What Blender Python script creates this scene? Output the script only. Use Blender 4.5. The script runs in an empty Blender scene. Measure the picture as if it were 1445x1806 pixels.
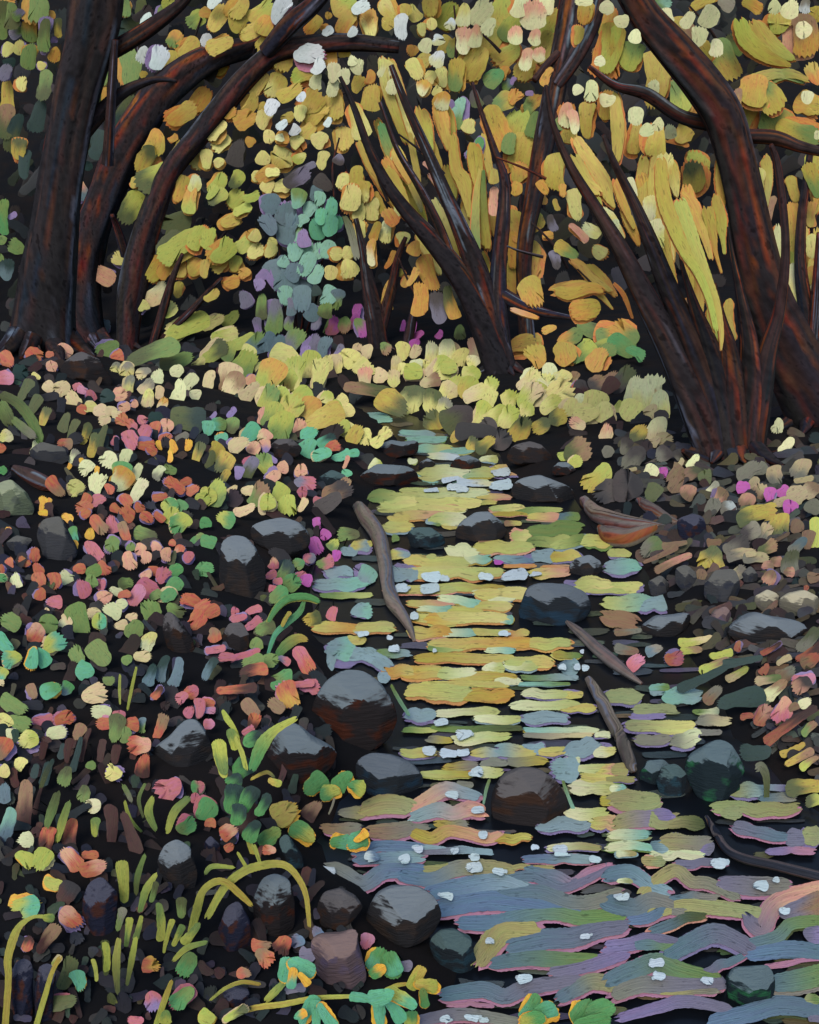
import bpy, math, random, bisect
from mathutils import Vector, noise as mnoise
random.seed(7)
R = random.Random(11)
W_PX, H_PX = 1445.0, 1806.0
F_PX = 1735.0
PITCH = math.radians(13.7)
CAM = Vector((0, 0, 1.6))
FWD = Vector((0, math.cos(PITCH), -math.sin(PITCH)))
UPV = Vector((0, math.sin(PITCH), math.cos(PITCH)))
SIDE = Vector((1, 0, 0))
scene = bpy.context.scene
COL = scene.collection

# ---------------------------------------------------------------- colours
PAL = dict(Y=(205, 195, 114), y=(190, 166, 78), o=(192, 144, 62), O=(202, 130, 60), q=(170, 148, 60), e=(166, 170, 74),
           g=(108, 130, 66), G=(82, 136, 76), d=(34, 56, 50), D=(78, 84, 44), m=(92, 162, 122), M=(128, 172, 146), s=(92, 112, 116),
           a=(98, 122, 142), A=(132, 152, 148), c=(208, 206, 152), C=(200, 178, 128), w=(202, 210, 204), r=(176, 96, 62),
           R=(62, 30, 20), k=(202, 148, 116), p=(176, 98, 104), P=(184, 118, 136), f=(172, 78, 146), l=(134, 114, 152),
           v=(112, 106, 120), b=(66, 58, 54), B=(36, 33, 33), n=(140, 108, 76), h=(126, 122, 102), j=(222, 166, 58))
def lin(c):
    c /= 255.0
    return c / 12.92 if c <= 0.04045 else ((c + 0.055) / 1.055) ** 2.4
GAIN_LEAF, GAIN_WATER = 1.28, 1.08
def pal(ch, gain):
    return tuple(lin(x) / gain for x in PAL[ch])

# ---------------------------------------------------------------- picture point -> ray
def ray(px, py):
    return (FWD + SIDE * ((px - W_PX / 2) / F_PX) + UPV * ((H_PX / 2 - py) / F_PX))
def on_plane(px, py, P, n):
    d = ray(px, py)
    den = d.dot(n)
    if abs(den) < 1e-4: den = -1e-4
    return CAM + d * ((P - CAM).dot(n) / den)
def at_depth(px, py, y):
    d = ray(px, py)
    return CAM + d * (y / d.y)

# ---------------------------------------------------------------- terrain
EDGE_PX = [(722, 640, 705), (760, 690, 780), (800, 715, 880), (835, 665, 895), (880, 655, 1010), (930, 640, 1040), (1000, 552, 1130),
           (1100, 548, 1180), (1200, 610, 1250), (1300, 690, 1290), (1400, 620, 1400), (1500, 545, 1520), (1600, 700, 1600),
           (1700, 830, 1700), (1806, 760, 1800)]
EDGES = []
for yy, xl, xr in EDGE_PX:
    a, b = on_plane(xl, yy, Vector((0, 0, 0)), Vector((0, 0, 1))), on_plane(xr, yy, Vector((0, 0, 0)), Vector((0, 0, 1)))
    EDGES.append((a.y, a.x, b.x))
EDGES.sort()
EDGES = [(-6.0, EDGES[0][1] - 0.6, EDGES[0][2] + 1.2)] + EDGES
EY = [e[0] for e in EDGES]
FAR_Y = EY[-1]
def edges(y):
    if y >= FAR_Y:
        t = y - FAR_Y
        return EDGES[-1][1] - t * 0.9, EDGES[-1][2] - t * 1.15
    if y <= EY[0]: return EDGES[0][1:]
    i = bisect.bisect_right(EY, y)
    a, b = EDGES[i - 1], EDGES[i]
    t = (y - a[0]) / (b[0] - a[0])
    return a[1] + (b[1] - a[1]) * t, a[2] + (b[2] - a[2]) * t
def sm(t):
    t = max(0.0, min(1.0, t)); return t * t * (3 - 2 * t)
def height(x, y):
    xl, xr = edges(y)
    if xr > xl: d = max(xl - x, x - xr)
    else: d = abs(x - (xl + xr) / 2)
    left = x < (xl + xr) / 2
    if d < 0: h = -0.16 * sm(-d / 0.25)
    else:
        sl = 0.2 if left else 0.1
        h = 0.09 * sm(d / 0.22) + sl * max(0.0, d - 0.1) * (1 if d < 6 else 1)
        if d > 6: h -= sl * (d - 6) * 0.5
    h += 0.05 * max(0.0, y - 12)
    if y > 19: h += 0.45 * (y - 19) ** 1.12
    return h
def hit(px, py, water=True):
    d = ray(px, py)
    t, st = 1.0, 0.04
    while t < 60:
        p = CAM + d * t
        s = height(p.x, p.y)
        if water: s = max(s, 0.0)
        if p.z < s:
            lo, hi = t - st, t
            for _ in range(8):
                m = (lo + hi) / 2
                q = CAM + d * m
                s = height(q.x, q.y)
                if water: s = max(s, 0.0)
                if q.z < s: hi = m
                else: lo = m
            return CAM + d * hi
        st = 0.04 + t * 0.006
        t += st
    return CAM + d * 40

# ---------------------------------------------------------------- mesh builder
class PM:
    def __init__(self): self.v, self.f, self.c, self.uv = [], [], [], []
    def add(self, vs, fs, cs, uvs):
        o = len(self.v)
        self.v += [tuple(x) for x in vs]; self.c += cs; self.uv += uvs
        self.f += [tuple(i + o for i in f) for f in fs]
    def build(self, name, mat, parent=None):
        me = bpy.data.meshes.new(name)
        me.from_pydata(self.v, [], self.f); me.update()
        at = me.attributes.new('Col', 'FLOAT_COLOR', 'POINT')
        flat = []
        for c in self.c: flat += [c[0], c[1], c[2], 1.0]
        at.data.foreach_set('color', flat)
        uvl = me.uv_layers.new(name='UVMap')
        li = [0] * len(me.loops); me.loops.foreach_get('vertex_index', li)
        fl = []
        for i in li: fl += self.uv[i]
        uvl.data.foreach_set('uv', fl)
        me.polygons.foreach_set('use_smooth', [True] * len(me.polygons))
        me.materials.append(mat)
        o = bpy.data.objects.new(name, me); COL.objects.link(o)
        if parent is not None:
            o.parent = parent; o.matrix_parent_inverse = parent.matrix_world.inverted()
        return o
def mix(a, b, t): return tuple(x + (y - x) * t for x, y in zip(a, b))
def vary(c, r, amt=0.10):
    k = 1 + r.uniform(-amt, amt)
    return tuple(max(0.0, x * k * (1 + r.uniform(-amt, amt) * 0.5)) for x in c)

def dab(pm, cx, cy, L, W, A, c1, c2, P, n, r, dome=0.10, grow=1.0, rag=0.2):
    """one leaf, petal or ripple: a thin, slightly domed blob with an uneven outline and one frayed end"""
    ca, sa = math.cos(math.radians(A)), math.sin(math.radians(A))
    if W > L: L, W, ca, sa = W, L, -sa, ca
    end = r.choice((-1, 1)) if L > 1.2 * W else 0
    e = 2.0 / r.uniform(1.75, 2.7)
    ph, k1, k2 = r.uniform(0, 6.28), r.uniform(.0, .08), r.uniform(.02, .07)
    taper = r.choice((-1, 1)) * r.uniform(.05, .38)
    bend = r.uniform(-.24, .24) * W
    L *= r.uniform(.9, 1.14); W *= r.uniform(.88, 1.14)
    hx, hy, ex = L / 2, W / 2, (L - W) / 2
    out = []
    ns = max(0, min(7, int(2.2 * (L - W) / W)))
    def cap(sg):
        nc = 19 if sg == end else 11
        for i in range(nc):
            th = math.pi * (i / (nc - 1) - .5)
            c, q = math.cos(th), math.sin(th)
            x = abs(c) ** e * hy; y = math.copysign(abs(q) ** e, q) * hy
            out.append([sg * (ex + x), sg * y, sg == end, c])
    cap(1)
    for i in range(ns): out.append([ex - 2 * ex * (i + 1) / (ns + 1), hy, False, 0])
    cap(-1)
    for i in range(ns): out.append([-ex + 2 * ex * (i + 1) / (ns + 1), -hy, False, 0])
    K = len(out)
    res = []
    tooth = 1
    for i, (x, y, fr, c) in enumerate(out):
        u, v = x / hx, y / hy
        k = 1 + k1 * math.sin(2 * u * 3 + ph) + k2 * math.sin(v * 4 + u * 7 * (L / W) ** .5 + ph * 2) + r.uniform(-.035, .035)
        y2 = y * k * (1 + taper * u); x2 = x * (1 + r.uniform(-.02, .02))
        if fr and c > .25:
            tooth = -tooth
            x2 += end * W * rag * (tooth * r.uniform(.1, .36) - .06) * c
        res.append((x2 / hx, (y2 + bend * (1 - u * u)) / hy))
    vs, cs, uvs, fs = [], [], [], []
    wr = W / F_PX * (P - CAM).length * 0.5
    uo, vo = r.uniform(0, 50), r.uniform(0, 50)
    def put(u, v, lift):
        x, y = u * hx * grow, v * hy * grow
        if grow > 1: x = u * hx + math.copysign(min(abs(u), 1), u) * hy * (grow - 1)
        q = on_plane(cx + x * ca + y * sa, cy - x * sa + y * ca, P, n)
        vs.append(q + n * (wr * dome * 2 * lift))
        t = sm((u + .22 * v * (1 if taper > 0 else -1) + 1) / 2 * 2.2 - 0.6 + 0.18 * math.sin(v * 5 + ph))
        cs.append(mix(c1, c2, t)); uvs.append((uo + u * L * 0.02, vo + v * W * 0.02))
    for sc, lf in ((1.0, 0.0), (0.74, 0.75), (0.38, 0.95)):
        for u, v in res: put(u * sc, v * sc, lf)
    put(0, 0, 1.0)
    for a in range(2):
        for i in range(K):
            j = (i + 1) % K
            fs.append((a * K + i, a * K + j, a * K + K + j, a * K + K + i))
    for i in range(K): fs.append((2 * K + i, 2 * K + (i + 1) % K, 3 * K))
    pm.add(vs, fs, cs, uvs)

def catmull(pts, per):
    out = []
    n = len(pts)
    for i in range(n - 1):
        p0, p1, p2, p3 = pts[max(i - 1, 0)], pts[i], pts[i + 1], pts[min(i + 2, n - 1)]
        for s in range(per):
            t = s / per
            out.append(tuple(0.5 * (2 * b + (c - a) * t + (2 * a - 5 * b + 4 * c - d) * t * t + (3 * b - a - 3 * c + d) * t ** 3)
                             for a, b, c, d in zip(p0, p1, p2, p3)))
    out.append(tuple(pts[-1]))
    return out

def stroke(pm, pts, cols, P, n, r, dome=0.10, grow=1.0, off=(0, 0), per=14, edge=0.05):
    """a long blade, strap leaf or ripple crest following a curve"""
    sp = catmull(pts, per)
    N = len(sp)
    S = (-1.0, -0.66, -0.25, 0.25, 0.66, 1.0)  # columns of bristles
    uo, vo, ph = r.uniform(0, 50), r.uniform(0, 50), r.uniform(0, 6)
    vs, cs, uvs, fs = [], [], [], []
    ln = 0
    fray = [r.uniform(-.25, .5) for _ in range(12)]
    cum = [0.0]
    for i in range(1, N): cum.append(cum[-1] + math.dist(sp[i][:2], sp[i - 1][:2]))
    for i, (x, y, w) in enumerate(sp):
        a, b = sp[max(i - 1, 0)], sp[min(i + 1, N - 1)]
        dx, dy = b[0] - a[0], b[1] - a[1]
        L = math.hypot(dx, dy) or 1
        nx, ny = -dy / L, dx / L
        if i: ln += math.hypot(x - sp[i - 1][0], y - sp[i - 1][1])
        q = min(1.0, (min(cum[i], cum[-1] - cum[i]) + .04 * w) / (w * .5 + 1e-6))
        cap = max(max(0.0, 1 - (1 - q) ** 2) ** .36, 0.3)
        fr = (1 - q) * (1 if cum[i] > cum[-1] / 2 else -1)
        wl = w * grow * cap * (1 + r.uniform(-edge, edge)); wrr = w * grow * cap * (1 + r.uniform(-edge, edge))
        t = i / (N - 1)
        m = t * (len(cols) - 1); k = min(int(m), len(cols) - 2) if len(cols) > 1 else 0
        c = mix(cols[k], cols[k + 1], sm(m - k)) if len(cols) > 1 else cols[0]
        for si, s in enumerate(S):
            ww = (wl if s < 0 else wrr) / 2
            sh = fr * fray[si + (6 if fr > 0 else 0)] * min(w, 20) * grow
            p = on_plane(x + off[0] + nx * ww * s + dx / L * sh, y + off[1] + ny * ww * s + dy / L * sh, P, n)
            lift = (1 - s ** 4) * dome * w / F_PX * (P - CAM).length
            vs.append(p + n * lift)
            cs.append(c); uvs.append((uo + ln * 0.02, vo + s * w * 0.02))
    M = len(S)
    for i in range(N - 1):
        for s in range(M - 1): fs.append((i * M + s, i * M + s + 1, i * M + M + s + 1, i * M + M + s))
    pm.add(vs, fs, cs, uvs)

def parse(txt):
    out = []
    for ln in txt.strip().split('\n'):
        t = ln.split()
        if not t: continue
        if t[0] == 'S':
            pts = [tuple(float(q) for q in p.split(',')) for p in t[1:-1]]
            out.append(('S', pts, t[-1]))
        else:
            out.append(('D', tuple(float(q) for q in t[:5]), t[5]))
    return out
def centre(it):
    if it[0] == 'D': return it[1][0], it[1][1]
    p = it[1]; return sum(q[0] for q in p) / len(p), sum(q[1] for q in p) / len(p)
def length(it):
    if it[0] == 'D': return max(it[1][2], it[1][3])
    return max(math.dist(it[1][0][:2], it[1][-1][:2]), it[1][0][2])

def paint(pm, it, P, n, r, gain, dome=0.10, auto=None, rag=0.2, back=0.006, jit=0.08):
    """one item of the data with its differently coloured under-edge"""
    cols = it[2]
    under = cols[-1] if len(cols) >= 3 else (auto(cols[0]) if auto else None)
    main = cols[:2] if len(cols) >= 3 else cols
    if it[0] == 'S' and len(cols) >= 3: main = cols[:2]
    cc = [vary(pal(c, gain), r, jit) for c in main]
    dist = (P - CAM).length
    if under:
        Pu = P + (P - CAM).normalized() * (back * dist)
        if abs(n.z) > 0.95: Pu = P - n * 0.0022
        uc = vary(pal(under, gain), r, jit)
        if it[0] == 'D':
            x, y, L, W, A = it[1]
            ox, oy = r.uniform(-.06, .06) * W, r.uniform(0.03, .10) * W
            dab(pm, x + ox, y + oy, L, W, A, uc, uc, Pu, n, r, dome * .5, 1.04, rag)
        else:
            w = it[1][len(it[1]) // 2][2]
            stroke(pm, it[1], [uc], Pu, n, r, dome * .5, 1.16, (r.uniform(-.08, .08) * w, 0.11 * w))
    if it[0] == 'D':
        x, y, L, W, A = it[1]
        dab(pm, x, y, L, W, A, cc[0], cc[-1], P, n, r, dome, 1.0, rag)
    else:
        stroke(pm, it[1], cc, P, n, r, dome)

# ---------------------------------------------------------------- materials
def paint_mat(name, rough=0.6, spec=0.25, streak=0.2, bump=0.12, sx=1.0, sy=16.0, hue=.022, dry=.5):
    m = bpy.data.materials.new(name); m.use_nodes = True
    nt = m.node_tree; nt.nodes.clear()
    N, L = nt.nodes.new, nt.links.new
    out = N('ShaderNodeOutputMaterial'); b = N('ShaderNodeBsdfPrincipled'); L(b.outputs[0], out.inputs[0])
    at = N('ShaderNodeAttribute'); at.attribute_name = 'Col'
    uv = N('ShaderNodeUVMap'); uv.uv_map = 'UVMap'
    mp = N('ShaderNodeMapping'); mp.inputs['Scale'].default_value = (sx, sy, 1)
    L(uv.outputs[0], mp.inputs[0])
    nz = N('ShaderNodeTexNoise'); nz.inputs['Scale'].default_value = 1.0; nz.inputs['Detail'].default_value = 3
    L(mp.outputs[0], nz.inputs[0])
    n2 = N('ShaderNodeTexNoise'); n2.inputs['Scale'].default_value = 3.0; n2.inputs['Detail'].default_value = 2
    L(uv.outputs[0], n2.inputs[0])
    ad = N('ShaderNodeMath'); ad.operation = 'ADD'; L(nz.outputs[0], ad.inputs[0]); L(n2.outputs[0], ad.inputs[1])
    mr = N('ShaderNodeMapRange'); mr.inputs['From Min'].default_value = 0.6; mr.inputs['From Max'].default_value = 1.4
    mr.inputs['To Min'].default_value = 1 - streak; mr.inputs['To Max'].default_value = 1 + streak
    L(ad.outputs[0], mr.inputs[0])
    dr = N('ShaderNodeMapRange'); dr.inputs['From Min'].default_value = 1.12; dr.inputs['From Max'].default_value = 1.26
    dr.inputs['To Min'].default_value = 1.0; dr.inputs['To Max'].default_value = 1 - dry
    L(ad.outputs[0], dr.inputs[0])
    mm = N('ShaderNodeMath'); mm.operation = 'MULTIPLY'; L(mr.outputs[0], mm.inputs[0]); L(dr.outputs[0], mm.inputs[1])
    vm = N('ShaderNodeVectorMath'); vm.operation = 'SCALE'; L(at.outputs['Color'], vm.inputs[0]); L(mm.outputs[0], vm.inputs['Scale'])
    n3 = N('ShaderNodeTexNoise'); n3.inputs['Scale'].default_value = 1.0; n3.inputs['Detail'].default_value = 3
    mp3 = N('ShaderNodeMapping'); mp3.inputs['Scale'].default_value = (sx * 1.4, sy * .35, 1); mp3.inputs['Location'].default_value = (9, 4, 0)
    L(uv.outputs[0], mp3.inputs[0]); L(mp3.outputs[0], n3.inputs[0])
    hr = N('ShaderNodeMapRange'); hr.inputs['From Min'].default_value = .3; hr.inputs['From Max'].default_value = .7
    hr.inputs['To Min'].default_value = .5 - hue; hr.inputs['To Max'].default_value = .5 + hue
    L(n3.outputs[0], hr.inputs[0])
    hs = N('ShaderNodeHueSaturation'); L(hr.outputs[0], hs.inputs['Hue']); L(vm.outputs[0], hs.inputs['Color'])
    L(hs.outputs[0], b.inputs['Base Color'])
    b.inputs['Roughness'].default_value = rough
    b.inputs['Specular IOR Level'].default_value = spec
    bp = N('ShaderNodeBump'); bp.inputs['Strength'].default_value = bump; bp.inputs['Distance'].default_value = 0.01
    L(nz.outputs[0], bp.inputs['Height']); L(bp.outputs[0], b.inputs['Normal'])
    return m
M_LEAF = paint_mat('leaf')
M_PETAL = paint_mat('petal', 0.55, 0.25, 0.16, 0.2)
M_BLADE = paint_mat('grass_blade', 0.6, 0.25, 0.30, 0.35, 0.6, 22)
M_RIPPLE = paint_mat('ripple', 0.45, 0.3, 0.16, 0.3, 0.5, 10)
M_BARK = paint_mat('bark', 0.95, 0.04, 0.6, 1.0, 0.45, 3.6, .02, .65)
M_WOOD = paint_mat('driftwood', 0.75, 0.2, 0.40, 0.6, 0.5, 16)
M_STEM = paint_mat('stem', 0.8, 0.1)

def noise_mat(name, cols, scale=3.0, rough=0.9, spec=0.1, bump=0.4, dist=0.05):
    m = bpy.data.materials.new(name); m.use_nodes = True
    nt = m.node_tree; nt.nodes.clear()
    N, L = nt.nodes.new, nt.links.new
    out = N('ShaderNodeOutputMaterial'); b = N('ShaderNodeBsdfPrincipled'); L(b.outputs[0], out.inputs[0])
    tc = N('ShaderNodeTexCoord')
    nz = N('ShaderNodeTexNoise'); nz.inputs['Scale'].default_value = scale; nz.inputs['Detail'].default_value = 6
    L(tc.outputs['Object'], nz.inputs[0])
    rp = N('ShaderNodeValToRGB')
    el = rp.color_ramp.elements
    el[0].position, el[1].position = 0.32, 0.7
    el[0].color, el[1].color = (*cols[0], 1), (*cols[-1], 1)
    for k, c in enumerate(cols[1:-1]):
        x = el.new(0.32 + 0.38 * (k + 1) / (len(cols) - 1)); x.color = (*c, 1)
    L(nz.outputs[0], rp.inputs[0]); L(rp.outputs[0], b.inputs['Base Color'])
    b.inputs['Roughness'].default_value = rough; b.inputs['Specular IOR Level'].default_value = spec
    bp = N('ShaderNodeBump'); bp.inputs['Strength'].default_value = bump; bp.inputs['Distance'].default_value = dist
    L(nz.outputs[0], bp.inputs['Height']); L(bp.outputs[0], b.inputs['Normal'])
    return m
M_SOIL = noise_mat('soil', [(.006, .0062, .0072), (.008, .0075, .0076), (.012, .0085, .0072)], 2.5, 0.95, 0.05)

def rock_mat(name, base, patch, cap, capamt=0.5):
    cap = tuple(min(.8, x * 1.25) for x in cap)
    """dark stone with mineral patches, skylight on its top painted as a paler tone"""
    m = bpy.data.materials.new(name); m.use_nodes = True
    nt = m.node_tree; nt.nodes.clear()
    N, L = nt.nodes.new, nt.links.new
    out = N('ShaderNodeOutputMaterial'); b = N('ShaderNodeBsdfPrincipled'); L(b.outputs[0], out.inputs[0])
    tc = N('ShaderNodeTexCoord'); oi = N('ShaderNodeObjectInfo')
    off = N('ShaderNodeVectorMath'); off.operation = 'ADD'
    L(tc.outputs['Generated'], off.inputs[0])
    rv = N('ShaderNodeVectorMath'); rv.operation = 'SCALE'; rv.inputs[0].default_value = (7, 13, 5)
    L(oi.outputs['Random'], rv.inputs['Scale']); L(rv.outputs[0], off.inputs[1])
    mp = N('ShaderNodeMapping'); mp.inputs['Scale'].default_value = (1.4, 1.4, 2.2); mp.inputs['Rotation'].default_value = (0, .6, 0)
    L(off.outputs[0], mp.inputs[0])
    n1 = N('ShaderNodeTexNoise'); n1.inputs['Scale'].default_value = 2.0; n1.inputs['Detail'].default_value = 4; L(mp.outputs[0], n1.inputs[0])
    mp2 = N('ShaderNodeMapping'); mp2.inputs['Scale'].default_value = (4, 4, 30); mp2.inputs['Rotation'].default_value = (0, .7, 0)
    L(off.outputs[0], mp2.inputs[0])
    n2 = N('ShaderNodeTexNoise'); n2.inputs['Scale'].default_value = 1.0; n2.inputs['Detail'].default_value = 4; L(mp2.outputs[0], n2.inputs[0])
    r1 = N('ShaderNodeMapRange'); r1.inputs['From Min'].default_value = .50; r1.inputs['From Max'].default_value = .62; L(n1.outputs[0], r1.inputs[0])
    m1 = N('ShaderNodeMix'); m1.data_type = 'RGBA'; m1.inputs[6].default_value = (*base, 1); m1.inputs[7].default_value = (*patch, 1)
    L(r1.outputs[0], m1.inputs[0])
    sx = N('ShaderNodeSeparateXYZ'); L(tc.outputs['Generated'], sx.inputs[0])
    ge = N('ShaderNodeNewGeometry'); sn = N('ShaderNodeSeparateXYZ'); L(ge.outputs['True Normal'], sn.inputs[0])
    def mad(x, k, y):
        q = N('ShaderNodeMath'); q.operation = 'MULTIPLY_ADD'; q.inputs[1].default_value = k
        L(x, q.inputs[0])
        if isinstance(y, float): q.inputs[2].default_value = y
        else: L(y, q.inputs[2])
        return q.outputs[0]
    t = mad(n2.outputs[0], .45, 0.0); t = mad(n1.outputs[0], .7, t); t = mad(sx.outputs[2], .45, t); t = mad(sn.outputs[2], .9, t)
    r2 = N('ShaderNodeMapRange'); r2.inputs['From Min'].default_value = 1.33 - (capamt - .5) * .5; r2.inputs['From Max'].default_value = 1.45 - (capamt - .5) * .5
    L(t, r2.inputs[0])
    m2 = N('ShaderNodeMix'); m2.data_type = 'RGBA'; m2.inputs[7].default_value = (*cap, 1)  # paler cap: light from above painted onto upward faces
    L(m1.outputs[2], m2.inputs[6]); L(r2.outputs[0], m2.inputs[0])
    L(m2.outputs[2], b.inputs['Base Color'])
    b.inputs['Roughness'].default_value = .95; b.inputs['Specular IOR Level'].default_value = .04
    bp = N('ShaderNodeBump'); bp.inputs['Strength'].default_value = .35; bp.inputs['Distance'].default_value = .02
    L(n2.outputs[0], bp.inputs['Height']); L(bp.outputs[0], b.inputs['Normal'])
    return m
def P3(r, g, b): return tuple(lin(x) / 1.4 for x in (r, g, b))
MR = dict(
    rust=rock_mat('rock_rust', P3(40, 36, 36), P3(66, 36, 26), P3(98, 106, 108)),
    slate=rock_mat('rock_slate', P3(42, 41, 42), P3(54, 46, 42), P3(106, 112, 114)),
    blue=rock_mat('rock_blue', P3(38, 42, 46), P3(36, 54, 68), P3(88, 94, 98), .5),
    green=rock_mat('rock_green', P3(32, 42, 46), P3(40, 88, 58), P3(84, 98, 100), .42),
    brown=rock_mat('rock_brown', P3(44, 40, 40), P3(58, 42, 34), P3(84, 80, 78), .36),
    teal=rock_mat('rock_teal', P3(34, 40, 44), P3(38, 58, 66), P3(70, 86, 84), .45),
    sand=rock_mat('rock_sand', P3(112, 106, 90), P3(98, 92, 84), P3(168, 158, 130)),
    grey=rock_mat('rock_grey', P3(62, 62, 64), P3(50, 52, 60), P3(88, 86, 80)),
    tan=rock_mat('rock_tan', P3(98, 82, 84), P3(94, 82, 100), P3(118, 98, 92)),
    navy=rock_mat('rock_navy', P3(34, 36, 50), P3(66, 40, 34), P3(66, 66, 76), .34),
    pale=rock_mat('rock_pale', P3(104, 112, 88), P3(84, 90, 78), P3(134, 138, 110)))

# ---------------------------------------------------------------- things
def tag(o, label, cat, group=None, kind=None):
    if kind: o['kind'] = kind
    if label: o['label'] = label
    if cat: o['category'] = cat
    if group: o['group'] = group
    return o
def thing(name, label, cat, loc, group=None):
    o = bpy.data.objects.new(name, None); COL.objects.link(o)
    o.location = loc; o.empty_display_size = 0.1
    bpy.context.view_layer.update()
    return tag(o, label, cat, group)
EXPOSURE = 0.7
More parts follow.
